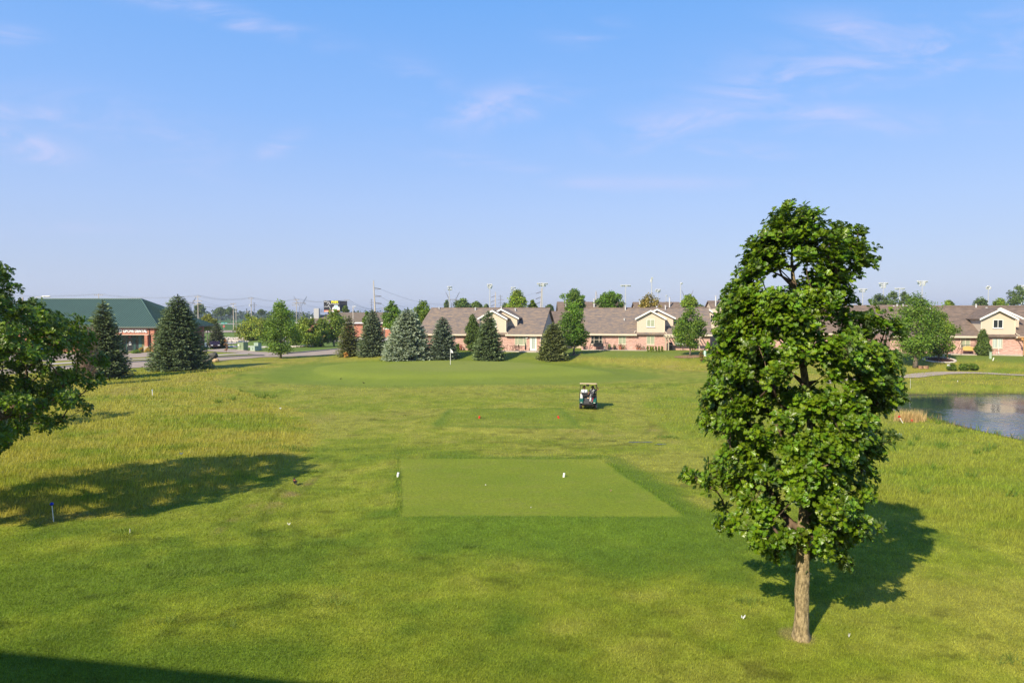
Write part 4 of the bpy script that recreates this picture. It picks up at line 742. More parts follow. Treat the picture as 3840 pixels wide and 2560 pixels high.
b = MB(); b.box((5.35, -.12, 1.98), (.34, .12, .14)); b.build('wall_light', M_white, h1)
b = MB(); b.tube([(7.5, -.1, .1), (7.5, -.1, 2.5)], .045, 6); b.build('downspout', M_cream, h1)
for s_, y_, h_ in [(-4.6, 6.8, .5), (-.3, 7.3, .45), (2.2, 6.6, .45), (-11.0, 7.3, .3)]: pipe(h1, s_, y_, zr(y_), h_, .1)
h2 = house('long brick house whose whole cream dormer shows, with a tan pergola at its right', 2440, 106.0, -10.8, 8.9, 1.2)
window(h2, -4.35, 1.2, .88, 2.26, 'blind', 0); window(h2, 0, 1.2, .88, 2.26, 'blind', 0); window(h2, -8.35, 1.8, .88, 2.26, 'glass', 0, 3, cols=[-8.75, -7.95], bars=True); window(h2, 4.5, 1.7, .85, 2.3, 'curtain', 0, 2)
for s_, y_, h_ in [(-4.2, 6.9, .7), (2.3, 7.0, .75), (.9, 7.6, .4), (-4.2, 3.6, .35)]: pipe(h2, s_, y_, zr(y_), h_, .1)
h3 = house('right brick house with dark dormer window and an orange timber pergola', 3741, 94, -13.5, 10, 1.25, shing=M_shingle2)
window(h3, -3.95, 1.25, .85, 2.25, 'blind', 0); window(h3, 0, 1.25, .85, 2.2, 'curtain', 0); window(h3, 4.4, 1.6, .6, 2.2, 'glass', 0)
for s_, y_, h_ in [(-6.1, 6.5, .9), (.3, 7.4, .5), (1.35, 6.6, .45), (-5.2, 3.6, .35)]: pipe(h3, s_, y_, zr(y_), h_, .1)
h5 = house('brick house with only its brown roof showing behind the front oak crown', 2930, 112, -9.2, 7.5, 1.2, dormer=False, shing=M_shingle2); window(h5, -3, 1.4, .85, 2.25, 'blind', 0); window(h5, 3, 1.4, .85, 2.25, 'blind', 0)
# brick gable house half behind the oak's right side
X = (3273-1920)/F*108; h4 = thing('house', 'house with a pointed red brick gable between the oak crown and the spreading tree', 'house', (X, 108, 1.2), -TH, 'brick houses behind the golf green')
b = MB(); b.bx(-6, 9, 2, 14, -1, 2.7); b.bx(-2.3, 2.3, 0, 2, -1, 2.7); b.prism([(-2.3, 2.702), (2.3, 2.702), (0, 5.1)], 'y', 0, 8); b.build('wall', M_brick, h4); gable_roof(h4, 0, 2.3, -.4, 8, 2.75, 5.15, .35, .12, M_shingle2, M_white)
b = MB(); b.prism([(1.5, 2.65), (8, 7.0), (8, 7.15), (1.5, 2.8)], 'x', -6.3, 9.3); b.prism([(14.5, 2.65), (8, 7.0), (8, 7.15), (14.5, 2.8)], 'x', -6.3, 9.3); b.build('roof', M_shingle2, h4)
b = MB(); b.prism([(2.1, 2.702), (13.9, 2.702), (8, 6.9)], 'x', -6, 9); b.build('gable_wall', M_siding, h4); b = MB(); b.tube([(0, -.06, 4.2), (0, .02, 4.2)], .22, 12); b.build('gable_vent', M_cream, h4)
for s_ in (5.2, 5.7, 6.6, 7.2): pipe(h4, s_, 7.2, 6.6, .55 if s_ in (5.7, 6.6) else .3, .09)
window(h4, 0, 1.3, .9, 2.1, 'blind', 0)
# second row of roofs
def backhouse(label, pxl, pxr, top, d, low=None, hip=.35, vents=(), side=0):
    z = at(1920, top, d).z-1.2; xl = (pxl-1920)/F*d; xr = (pxr-1920)/F*d; e = thing('house', label, 'house', ((xl+xr)/2, d-7, 1.2), 0, 'second row of houses, only roofs in view'); L2 = (xr-xl)/2; ev = max(2.6, z-4.4)
    b = MB(); b.bx(-L2+.3, L2-.3, 0, 14, -1, ev); b.build('wall', M_siding, e); b = MB(); b.prism([(0.05, ev+.002), (13.95, ev+.002), (7, z-.2)], 'x', -L2+.32, L2-.32); b.build('gable_wall', M_siding, e)
    b = MB(); sl = (z-ev)/7
    b.prism([(-.5, ev-.5*sl), (7, z-.15), (7, z), (-.5, ev-.5*sl+.15)], 'x', -L2, L2); b.prism([(14.5, ev-.5*sl), (7, z-.15), (7, z), (14.5, ev-.5*sl+.15)], 'x', -L2, L2); b.build('roof', M_shingle2, e)
    for px_, h_ in vents: x_ = (px_-1920)/F*(d-2)-(xl+xr)/2; pipe(e, x_, 5.2, ev+(z-ev)*5.2/7, h_, .13)
    return e
backhouse('tall brown roof behind the first pair of dark green trees', 2088, 2338, 1131, 142, vents=[(2228, 1.6), (2122, 1.2)]); backhouse('tall brown roof with a white chimney pipe behind the thin brownish tree', 2372, 2546, 1132, 140, vents=[(2400, 1.3), (2511, 1.9)])
backhouse('low brown roof between the two taller roofs', 2336, 2378, 1152, 143); backhouse('tallest brown roof left of the front oak crown', 2652, 2760, 1127, 140, vents=[(2684, 2.0)]); backhouse('low brown roof joined to the tallest one', 2612, 2656, 1149, 143)
backhouse('long brown roof above the right house, with small trees behind', 3484, 3990, 1145, 138); backhouse('low brown roof seen between the first and second houses', 2040, 2200, 1166, 122, vents=[])
# cross gable behind the second house's right end
X = (2690-1920)/F*117; e = thing('house', 'cream gable end with a small dark window beside the second house roof', 'house', (X, 117, 1.2), -TH, 'second row of houses, only roofs in view')
b = MB(); b.bx(-1.6, 5, 0, 10, -1, 5.0); b.prism([(-1.6, 5.002), (5, 5.002), (1.7, 6.9), (-1.6, 6.3)], 'y', 0, 10); b.build('wall', M_siding, e); gable_roof(e, -1.4, 3.2, -.4, 10, 4.0, 6.3, .1, .14, M_shingle2, M_white); window(e, -.8, .8, 4.2, 5.5, 'glass', 0, 2, False, M_cream, bars=True)
# ---- clinic with green metal roof
M_green = mat('green_metal_roof', (.070, .125, .100), .5, .5, 0, .06, .5); M_greendk = mat('green_roof_seam', (.018, .045, .038), .5); M_gframe = mat('green_window_frame', (.08, .16, .135), .5)
cl = thing('clinic_building', 'one storey red brick clinic with a green standing seam hip roof', 'building', (-64, 123, 0))
def CW(px, py, y): p = at(px, py, y); return Vector((p.x+64, p.y-123, p.z))
xL = -40.0; W = 22.0; ze = 4.55; C1 = Vector((.0, .5, ze)); C2 = Vector((.8, W, ze)); RD_ = CW(529, 1120.5, 134); RL = Vector((xL+10, RD_.y, RD_.z)); B1 = Vector((xL, .5, ze)); B2 = Vector((xL, W, ze))
b = MB()
b.add([B1, C1, RD_, RL], [(0, 1, 2, 3)]); b.add([C1, C2, RD_], [(0, 1, 2)]); b.add([C2, B2, RL, RD_], [(0, 1, 2, 3)]); b.add([B2, B1, RL], [(0, 1, 2)]); b.add([B1, C1, C2, B2], [(3, 2, 1, 0)])
rf = b.build('roof', M_green, cl)
b = MB()
def seam(p, q): b.tube([p+Vector((0, 0, .03)), q+Vector((0, 0, .03))], .045, 4)
x_ = xL+.4
while x_ < -.1:
    t = 1.0
    if x_ > RD_.x: t = (0-x_)/(0-RD_.x)
    if x_ < RL.x: t = (x_-xL)/(RL.x-xL)
    seam(Vector((x_, .5, ze)), Vector((x_, .5+(RD_.y-.5)*t, ze+(RD_.z-ze)*t))); x_ += .46
y_ = .9
while y_ < W-.2:
    t = y_/RD_.y if y_ < RD_.y else (W-y_)/(W-RD_.y); seam(C1.lerp(C2, y_/W), Vector((C1.x+(RD_.x)*t+.8*y_/W*(1-t), y_, ze+(RD_.z-ze)*t))); y_ += .46
b.build('roof_seams', M_greendk, rf)
b = MB(); b.tube([C1, RD_], .12, 6); b.tube([C2, RD_], .12, 6); b.tube([RL, RD_], .13, 6); b.build('hip_cap', M_green, rf)
b = MB(); b.bx(xL, .05, .36, .49, ze-.26, ze+.02); b.add([(.02, .5, ze-.26), (.02, .5, ze+.02), (.82, W, ze+.02), (.82, W, ze-.26), (.16, .5, ze-.26), (.16, .5, ze+.02), (.96, W, ze+.02), (.96, W, ze-.26)], [(0, 1, 2, 3), (4, 7, 6, 5), (1, 5, 6, 2), (0, 3, 7, 4)]); b.build('gutter', mat('dark_green_trim', (.10, .13, .11), .5), cl)
# walls: front wall with a recessed porch near the right corner
PR = -9.6
b = MB(); b.bx(xL+1, PR, .9, W-.9, -.2, ze-.27); b.bx(PR, -.95, 3.2, W-.9, -.2, ze-.27); b.bx(PR, -.95, .9, 1.35, 3.08, ze-.27)
b.bx(-2.75, -2.2, .88, 1.42, 0.9, 3.08); b.bx(-1.5, -.95, .88, 1.42, -.2, 3.08); b.build('wall', M_brickred, cl)
b = MB(); b.bx(-2.85, -2.1, .8, 1.5, -.2, .9); b.build('pillar_base', mat('tan_stone', (.50, .40, .31), .9, .2, 0, .1, 3), cl)
b = MB(); b.bx(PR, -2.0, .85, .9, 3.02, 3.11); b.bx(-2.9, -2.05, .77, 1.53, .9, .97); b.build('stone_band', M_cream, cl)
b = MB(); b.bx(PR+.1, -2.95, 2.95, 3.18, .1, 3.05); gl_ = b.build('storefront', M_glass, cl); b = MB()
for s_ in (-9.4, -8.5, -8.0, -7.15, -6.9, -6.0, -5.75, -5.55, -4.85, -4.6, -4.35, -3.2): b.bx(s_-.05, s_+.05, 2.86, 2.99, .1, 3.05)
b.bx(-8.5, -8.05, 2.85, 3.0, .1, 2.4); b.bx(-4.83, -4.4, 2.85, 3.0, .1, 3.05); b.bx(PR, -3, 2.87, 2.98, 2.28, 2.36); b.build('frame', M_gframe, gl_)
b = MB(); b.bx(-4.3, -3.22, 2.9, 2.96, .3, 2.25); b.build('blind', mat('olive_blind', (.17, .17, .08), .7), gl_)
b = MB(); b.bx(-6.92, -6.0, 2.84, 2.90, .12, 2.28); dr = b.build('door', M_glass, cl); b = MB(); b.tube([(-6.86, 2.76, .9), (-6.86, 2.76, 1.35)], .03, 6); b.build('handle', M_white, dr)
b = MB(); b.tube([(-6.45, 2.83, 1.62), (-6.45, 2.80, 1.62)], .20, 14); b.bx(-6.75, -6.15, 2.80, 2.835, 1.36, 1.46); b.bx(-6.68, -6.22, 2.80, 2.835, 1.16, 1.3); b.build('door_decal', M_white, dr)
b = MB(); b.bx(-6.7, -6.2, 2.83, 2.87, 2.45, 2.72); b.build('suite_number', mat('faded_red', (.3, .12, .12), .8), dr)
b = MB(); b.tube([(-1.9, .6, ze-.2), (-1.85, .75, ze-.5), (-1.8, .84, 3.9), (-1.8, .84, 0)], .06, 6); b.build('downspout', M_dark, cl)
b = MB(); b.bx(-9.6, -5.7, -.6, 3, -.1, .09); b.bx(-9.0, -7.2, -1.6, -.6, -.1, .05); b.build('step', M_concrete, cl)
for s_ in (-31, -26.5, -22, -16.5): window(cl, s_, 1.6, .9, 2.6, 'glass', .9, 2, True, M_gframe)
def text(body, name, parent, loc, size, m, depth=.03, rz=0, ext=None, align='LEFT', bold=0, width=None):
    cu = bpy.data.curves.new(name, 'FONT'); cu.body = body; cu.size = size; cu.extrude = depth; cu.offset = bold; cu.align_x = align; cu.space_character = 1.0
    o = bpy.data.objects.new(name, cu); C.objects.link(o); dg = bpy.context.evaluated_depsgraph_get(); dg.update(); me = bpy.data.meshes.new_from_object(o.evaluated_get(dg)); bpy.data.objects.remove(o)
    me.materials.clear(); me.materials.append(m); o = bpy.data.objects.new(name, me); C.objects.link(o); o.parent = parent; o.location = loc; o.rotation_euler = (R(90), 0, rz)
    if width: v = [p.co.x for p in me.vertices]; k = width/(max(v)-min(v)); me.transform(Matrix.Diagonal((k, 1, 1, 1)))
    return o
text('HIGHLAND GROVE DENTAL', 'sign_letters', cl, (-9.75, .84, 3.50), .76, mat('sign_white', (.85, .85, .84), .5), .05, bold=.028, width=7.55)
# ---- restaurant with brown roof and vents
rs = thing('restaurant_building', 'long low brick building with a plain brown hip roof, under the billboard', 'building', ((1111-1920)/F*200, 200, 0)); xr = 34.0; zz = 4.35; zt = at(1174, 1171, 208).z
b = MB(); b.bx(.4, xr-.4, .4, 17.6, -.3, zz); b.build('wall', M_brickred, rs)
b = MB(); Q = [Vector(p) for p in [(-.3, -.3, zz), (xr, -.3, zz), (xr, 18.3, zz), (-.3, 18.3, zz), (8.6, 9, zt), (xr-8.6, 9, zt)]]; b.add(Q, [(0, 1, 5, 4), (1, 2, 5), (2, 3, 4, 5), (3, 0, 4), (3, 2, 1, 0)]); b.build('roof', mat('plain_brown_roof', (.185, .145, .11), .9, .1, 0, .08, 1), rs)
b = MB(); b.bx(-.35, xr, -.42, -.31, zz-.22, zz+.16); b.build('fascia', M_white, rs)
b = MB(); b.box((4.9, 4.2, 6.9), (1.5, 1.5, 3.4)); b.build('roof_unit', M_steel, rs); b = MB(); b.tube([(10.2, 4, 6), (10.2, 4, 7.3)], .36, 10); b.ball((10.2, 4, 7.7), .5, 10, 7); b.build('exhaust_fan', M_pale, rs); pipe(rs, 3.9, 1.6, 5, 1.0, .2, M_white)
b = MB(); b.prism([(20.3, zz-.2), (23.0, zz-.2), (21.6, zz+1.35)], 'y', -1.2, 5); b.build('small_gable', mat('tan_stucco', (.62, .50, .36), .8), rs)
b = MB(); b.bx(27, 36, -7, 0, 2.6, 3.0); b.prism([(27, 3.0), (36, 3.0), (36, 3.02), (31, 4.2)], 'y', -7.2, 1); b.bx(26.8, 27.2, -6.8, -6.4, 0, 2.6); b.bx(33, 33.4, -6.8, -6.4, 0, 2.6); b.build('entry_canopy', mat('canopy_brown', (.2, .155, .12), .9), rs); b = MB(); b.bx(26.9, 36.1, -7.32, -7.21, 2.6, 3.05); b.build('canopy_fascia', M_white, rs)
# ---- the building behind the camera that shades the lower left corner
ab = thing('apartment_building', 'multi storey building just behind the viewpoint, its roof shadow on the lower left lawn', 'building', (-8.1, .12, 0), math.atan(-.175))
b = MB(); b.bx(-22, 20, -14, -1.0, 0, 9.7); b.build('wall', M_brick, ab); b = MB(); b.prism([(-15, 9.9), (-7, 12.4), (.0, 9.9), (.0, 9.72), (-15, 9.72)], 'x', -23, 21); b.build('roof', M_shingle, ab)
ab.location = (-8.1, .12, 0)
for k in range(8):
    for z in (.9, 3.9, 6.9):
        xx = -19+k*4.6; 
        if abs(xx-8) < 3: continue
        b = MB(); b.bx(xx-.8, xx+.8, -1.03, -.97, z, z+1.5); wn = b.build('window', M_glass, ab); b = MB(); b.bx(xx-.9, xx+.9, -.99, -.92, z-.1, z); b.bx(xx-.9, xx+.9, -.99, -.92, z+1.5, z+1.6); b.build('frame', M_white, wn)
# ------------------------------------------------------------------ poles, wires, floodlights
M_wire = mat('wire_grey', (.25, .24, .24), .7); M_ins = mat('insulator_dark', (.10, .09, .09), .6); M_polepale = mat('pale_pole_wood', (.50, .43, .36), .9, .1, 0, .15, 3); M_towersteel = mat('tower_steel', (.30, .28, .30), .6)
def utility_pole(label, px, top, d, arms, lean=0, r=.17, group='utility poles along the far road', xf=False):
    p = at(px, top, d); zb = hz(p.x, d); H = p.z-zb; e = thing('utility_pole', label, 'utility pole', (p.x, d, zb), 0, group)
    b = MB(); b.tube([(0, 0, -.2), (lean, 0, H)], [r*1.3, r*.75], 10); b.build('pole', M_polepale, e)
    for dz, hw in arms:
        b = MB(); b.box((lean*(H-dz)/H, -.14, H-dz), (2*hw, .14, .16)); a = b.build('crossarm', M_polepale, e); i = MB()
        for s_ in (-.92, -.5, .5, .92): i.tube([(s_*hw+lean*(H-dz)/H, -.14, H-dz+.08), (s_*hw+lean*(H-dz)/H, -.14, H-dz+.34)], .07, 6)
        i.build('insulators', M_ins, a)
    if xf: b = MB(); b.tube([(-.5, -.3, H-4.4), (-.5, -.3, H-3.4)], .34, 10); b.build('transformer', M_pale, e)
    return Vector((p.x, d, zb+H))
A = utility_pole('tall utility pole with three crossarms, between the clinic spruce and the far trees', 741.7, 1106.5, 300, [(.7, 1.3), (2.6, 1.9), (3.9, 1.7)])
B_ = utility_pole('utility pole with one top crossarm and a grey transformer', 942, 1114, 330, [(.6, 1.3)], xf=True)
Cc_ = utility_pole('utility pole with many crossarms left of the billboard', 1111.4, 1120, 350, [(.6, 1.4), (2.2, 1.9), (3.4, 2.1)])
D_ = utility_pole('shorter utility pole standing beside the street lamp by the far road', 874.5, 1135, 310, [(.5, 1.3)])
E_ = utility_pole('utility pole just right of the billboard', 1301, 1122, 380, [(.6, 1.3)], xf=True); F_ = utility_pole('far utility pole left of the tree by the tiered spruce', 1434, 1152, 560, [(.7, 2.2)])
G_ = utility_pole('utility pole top showing above the green clinic roof', 370, 1101, 300, [(.7, 1.9)]); H_ = utility_pole('thin far pole against the field', 928, 1165, 480, [(.4, 1.0)])
utility_pole('plain pale pole stub behind the street tree', 1070, 1140, 360, [])
def wire(P, Q, sag, name='power_line', n=14, r=.045):
    pts = [P.lerp(Q, i/n)-Vector((0, 0, sag*4*(i/n)*(1-i/n))) for i in range(n+1)]; return pts
def wires(label, ends, offs, sag=1.6, r=.05, group='power lines'):
    b = MB()
    for (ox, oz) in offs:
        for P, Q in zip(ends[:-1], ends[1:]): b.tube(wire(P+Vector((ox, 0, oz)), Q+Vector((ox, 0, oz)), sag), r, 4, caps=False)
    o = b.build('power_lines', M_wire); tag(o, label, 'wires', group); return o
L0 = at(-150, 1092, 290); Rt = at(1700, 1150, 420)
wires('upper power lines strung from the left edge over the clinic to the billboard', [L0, G_, A, B_, Cc_, E_], [(-1.2, -.3), (0, .1), (1.2, -.3)], 1.4, .026)
wires('lower power lines under the upper ones, along the same poles', [L0-Vector((0, 0, 3)), G_-Vector((0, 0, 2.6)), A-Vector((0, 0, 2.4)), B_-Vector((0, 0, 3.4)), Cc_-Vector((0, 0, 2.2)), E_-Vector((0, 0, 3))], [(-1.4, 0), (1.4, .1)], 2.0, .022)
wires('thick low cable sagging between the utility poles', [L0-Vector((0, 0, 7)), A-Vector((0, 0, 8.8)), B_-Vector((0, 0, 8)), Cc_-Vector((0, 0, 7))], [(0, 0)], 1.2, .04)
wires('pair of wires from the shorter pole to the tall one', [D_, A-Vector((0, 0, 4))], [(0, -.3), (.8, -.3)], 1.5, .05); wires('wires running right from the billboard pole to the far pole', [E_, F_], [(-1, -.3), (1, -.3), (0, -2)], 3, .06)
# leaning steel transmission poles
def steel_pole(label, pxt, top, pxb, d, arms, side, r=.35):
    t = at(pxt, top, d); bx = (pxb-1920)/F*d; e = thing('transmission_pole', label, 'transmission pole', (bx, d, 0), 0, 'pale steel transmission poles'); lx = t.x-bx; H = t.z
    b = MB(); b.tube([(0, 0, 0), (lx, 0, H)], [r*1.4, r*.6], 10); b.build('pole', M_polepale, e); tips = []
    for y in arms:
        z = at(pxt, y, d).z; x_ = lx*z/H; a = MB(); a.tube([(x_, 0, z), (x_+side*3.4, 0, z-.5+(.9 if side < 0 else 0)*-1)], .16, 6); a.tube([(x_, 0, z-.8), (x_+side*3.4, 0, z-.6+(.9 if side < 0 else 0)*-1)], .08, 5); a.build('arm', M_ins, e); tips.append(Vector((bx+x_+side*3.4, d, z-.7)))
    return tips
t1 = steel_pole('tall leaning steel pole with three arms pointing right, right of the billboard', 1400.5, 1052, 1410, 330, [1079, 1107, 1134], 1)
t2 = steel_pole('straight pale pole with short arms on the left, between the second and third floodlights', 1858, 1095, 1857, 520, [1108, 1125, 1140], -1, .45); t3 = steel_pole('pale pole with three arms to the left, touching the wide floodlight pole', 2031, 1080, 2026, 420, [1092, 1112, 1131], -1, .38)
wires('three drooping lines from the leaning pole towards the right', [t1[0], at(1700, 1138, 480), at(1870, 1140, 620)], [(0, 0)], 3, .05); wires('middle line drooping from the leaning pole', [t1[1], at(1520, 1150, 420)], [(0, 0)], 1, .05); wires('lowest line drooping from the leaning pole', [t1[2], at(1460, 1148, 400)], [(0, 0)], 1, .05)
wires('lines running left from the pole beside the wide floodlight', [t3[0], at(1900, 1122, 700)], [(0, 0), (0, -7), (0, -14)], 1, .05)
e = thing('transmission_pole', 'pale pole topped by a narrow triangular bracket, above the tall brown roof', 'transmission pole', (at(2232, 1091, 420).x, 420, 0), 0, 'pale steel transmission poles'); Hq = at(2232, 1091, 420).z
b = MB(); b.tube([(0, 0, 0), (.5, 0, Hq)], [.5, .22], 8); b.build('pole', M_polepale, e); b = MB(); b.tube([(.5, 0, Hq-.4), (3.2, 0, Hq-8)], .14, 5); b.tube([(.3, 0, Hq-8), (3.2, 0, Hq-8)], .16, 5); b.build('bracket', M_towersteel, e)
# lattice towers
def lattice(label, px, top, d, hw, kind='y'):
    t = at(px, top, d); H = t.z; e = thing('lattice_tower', label, 'transmission tower', (t.x, d, 0), .3, 'far lattice transmission towers'); b = MB(); w_ = hw/F*d; r = d*.00028
    def leg(z): return w_*(.42-.30*z/(H*.62)) if z < H*.62 else w_*.12
    N_ = 9; zs = [H*.62*i/N_ for i in range(N_+1)]
    for a, c in zip(zs[:-1], zs[1:]):
        for sx in (-1, 1):
            for sy in (-1, 1): b.tube([(sx*leg(a), sy*leg(a)*.6, a), (sx*leg(c), sy*leg(c)*.6, c)], r, 3, caps=False)
            b.tube([(sx*leg(a), -leg(a)*.6, a), (-sx*leg(c), -leg(c)*.6, c)], r*.7, 3, caps=False)
    o = b.build('legs', M_towersteel, e); b = MB(); zw = H*.62
    if kind == 'y':
        zc_ = H*.72
        for s_ in (-1, 1):
            b.tube([(s_*w_*.12, 0, zw), (s_*w_*.45, 0, zc_)], r, 3); b.tube([(s_*w_*.45, 0, zc_), (s_*w_, 0, H)], r, 3); b.tube([(s_*w_*.30, 0, zc_+.3), (s_*w_, 0, H)], r*.8, 3); b.tube([(s_*w_*.45, 0, zc_), (s_*w_*.85, 0, zc_-H*.03)], r, 3); b.tube([(s_*w_*.85, 0, zc_-H*.03), (s_*w_*.6, 0, zc_+H*.03)], r, 3)
            for k in range(5): u = k/5; b.tube([(s_*w_*(.45+.55*u), 0, zc_+(H-zc_)*u), (s_*w_*(.30+.70*(u+.2)), 0, zc_+(H-zc_)*(u+.2))], r*.6, 3)
        b.tube([(-w_*.85, 0, zc_), (w_*.85, 0, zc_)], r, 3); b.tube([(-w_*.6, 0, zc_+H*.03), (w_*.6, 0, zc_+H*.03)], r, 3)
        for k in range(10): u = -.8+1.6*k/10; b.tube([(u*w_, 0, zc_), ((u+.16)*w_, 0, zc_+H*.03)], r*.6, 3)
        for s_ in (-.62, 0, .62): b.tube([((s_-.12)*w_, 0, zc_), (s_*w_, 0, zc_-H*.06)], r*.7, 3); b.tube([((s_+.12)*w_, 0, zc_), (s_*w_, 0, zc_-H*.06)], r*.7, 3)
    else:
        b.tube([(0, 0, zw), (0, 0, H)], r*1.4, 3)
        for f_, ww in ((.94, .55), (.82, .95), (.70, .6)): b.tube([(-w_*ww, 0, H*f_), (w_*ww, 0, H*f_)], r, 3); b.tube([(-w_*ww, 0, H*f_), (0, 0, H*(f_+.05))], r*.7, 3); b.tube([(w_*ww, 0, H*f_), (0, 0, H*(f_+.05))], r*.7, 3)
    b.build('head', M_towersteel, e)
lattice('hazy tower with wide V top behind the many armed utility pole', 1126, 1110, 700, 24); lattice('small hazy tower with diamond head right of the transformer pole', 953, 1133, 1100, 9, 't'); lattice('hazy V topped tower half hidden by the big clinic spruce', 712, 1112, 800, 22)
lattice('slim hazy tower left of the leaning steel pole', 1393, 1120, 900, 8, 't'); lattice('hazy V topped tower right behind the leftmost floodlight', 1697, 1094, 650, 27); lattice('pale tower with stacked crossarms between the second and third floodlights', 1877, 1106, 640, 15, 't'); lattice('widest V topped tower over the bright tree behind the second dormer', 2578, 1087, 560, 25)
# stadium floodlights
def flood(label, px, y0, y1, wpx, rows, d=310, n=6, tilt=0):
    t = at(px, y0, d); e = thing('floodlight_mast', label, 'floodlight', (t.x, d, 0), 0, 'sports field floodlights'); zb = at(px, y1, d).z; H = t.z; s_ = max(.5, wpx/F*d/n)
    b = MB(); b.tube([(0, 0, 0), (0, 0, H-.2)], [.26, .14], 8); b.build('mast', M_mast, e)
    for r_ in range(rows):
        z = H-.35-(H-zb-.6)*(r_/(max(1, rows-1))) if rows > 1 else H-.4; k = n if r_ == 0 else max(1, n-2*r_ if wpx > 24 else n-r_//2); w2 = s_*k/2; a = MB(); a.box((0, 0, z-.05), (max(.4, 2*w2-.4), .14, .14)); bar = a.build('crossbar', M_pale, e)
        for i in range(k):
            x_ = -w2+s_*(i+.5); l = MB(); sg = -1 if (i+r_) % 3 else 1
            l.tube([(x_, 0, z), (x_+.1*tilt, -.25*sg, z-.12), (x_+.3*tilt, -.75*sg, z-.38)], [.13, .26, min(.46, s_*.48)], 10); l.build('lamp_head', M_lampwhite, bar)
flood('leftmost floodlight mast with two tilted pairs of lamps', 1685, 1071, 1085, 17, 2, 300, 3, 1); flood('floodlight mast with three compact rows, second from left', 1837, 1062, 1079, 20, 3, 300, 4); flood('floodlight mast whose foot is hidden by the bright green tree', 1925, 1073, 1086, 19, 2, 300, 3)
flood('wide double row floodlight mast beside the armed pole', 2034, 1058, 1070, 42, 2, 290, 6); flood('single row floodlight mast with six lamps', 2346, 1065, 1068, 42, 1, 300, 6); flood('tallest thin floodlight mast seen edge on', 2444, 1037, 1054, 9, 3, 280, 1)
flood('small round headed floodlight right of the tallest one', 2468, 1082, 1094, 21, 3, 380, 5); flood('floodlight seen edge on next to the widest V tower', 2553, 1057, 1064, 9, 1, 300, 1, 1); flood('short far floodlight over the brown roof', 2498, 1105, 1112, 9, 1, 420, 1, 1); flood('floodlight row peeking out behind the wide dark green tree', 2288, 1104, 1108, 31, 1, 400, 6)
flood('floodlight mast nearest the right side of the oak crown', 3236, 1080, 1092, 38, 2, 320, 6); flood('floodlight mast with a funnel shaped head of three rows', 3313, 1057, 1077, 41, 3, 300, 6); flood('flat single row floodlight right of the funnel shaped one', 3374, 1077, 1083, 44, 1, 320, 6); flood('tallest floodlight on the right with three wide rows', 3459, 1050, 1068, 47, 3, 290, 6)
flood('narrow floodlight standing alone before the right edge', 3707, 1069, 1083, 15, 3, 310, 3); flood('floodlight at the right edge above the big grey green tree', 3833, 1067, 1081, 40, 2, 300, 6); flood('edge on floodlight just beside the oak crown', 3201, 1073, 1080, 8, 1, 330, 1, 1)
# ---- billboard
d = 300; p0 = at(1214.5, 1169.5, d); p1 = at(1274, 1127, d); bw = p1.x-p0.x; bh = p1.z-p0.z; e = thing('billboard', 'black advertising billboard with yellow and white lettering and a running figure', 'billboard', (p0.x, d, 0)); z0 = p0.z; zs_ = z0+bh*.155
Mbb = mat('billboard_black', (.018, .018, .024), .6); Mbw = mat('billboard_white', (.75, .75, .75), .6); Mby = mat('billboard_yellow', (.85, .78, .03), .6); Mbo = mat('billboard_orange', (.70, .20, .10), .6); Mbc = mat('billboard_cyan', (.10, .42, .58), .6); Mbl = mat('billboard_pale_blue', (.55, .72, .78), .6)
b = MB(); b.bx(0, bw, 0, .25, zs_, z0+bh); pn = b.build('panel', Mbb, e); b = MB(); b.bx(0, bw, -.02, .22, z0, zs_-.01); st = b.build('orange_strip', Mbo, e)
sx = bw/600.; X_ = lambda u: u*sx; Z_ = lambda v: z0+bh-(v/430.)*bh
text("Don't let", 'slogan_white', pn, (X_(18), -.03, Z_(52)), .60, Mbw, .01, bold=.02, width=X_(180)); text("PAIN", 'slogan_yellow', pn, (X_(285), -.03, Z_(90)), 1.35, Mby, .01, bold=.07, width=X_(245)); text("slow you down!", 'slogan_white', pn, (X_(325), -.03, Z_(134)), .42, Mbw, .01, bold=.02, width=X_(240))
b = MB()
for P, w_ in [([(238, 55), (242, 62)], 24), ([(120, 125), (160, 82), (215, 85), (200, 150), (165, 215)], 13), ([(215, 85), (232, 120), (258, 152), (305, 100)], 11), ([(165, 215), (118, 240), (70, 222), (12, 235)], 13), ([(165, 215), (225, 225), (240, 300), (262, 335), (280, 340)], 14)]:
    b.tube([(X_(u), -.03, Z_(v)) for u, v in P], w_*sx*.62, 6)
b.build('running_figure', Mbw, pn)
b = MB(); b.prism([(X_(310), Z_(352)), (X_(330), Z_(245)), (X_(382), Z_(238)), (X_(388), Z_(170)), (X_(530), Z_(170)), (X_(540), Z_(238)), (X_(590), Z_(245)), (X_(597), Z_(352))], 'y', -.03, .0); lg = b.build('logo_shape', Mbw, pn)
text("QCI", 'logo_letters', pn, (X_(402), -.06, Z_(240)), .75, Mbc, .01, bold=.03, width=X_(120)); b = MB(); b.bx(X_(370), X_(560), -.045, -.035, Z_(275), Z_(262)); b.bx(X_(360), X_(580), -.045, -.035, Z_(320), Z_(308)); b.build('logo_lines', Mbl, pn)
b = MB()
for u in (35, 75, 110, 145, 185, 245, 265, 300, 325): b.bx(X_(u), X_(u+22), -.05, -.022, z0+.02, z0+bh*.075)
b.bx(X_(245), X_(355), -.05, -.022, z0+bh*.09, z0+bh*.125); b.build('strip_marks', Mbw, st)
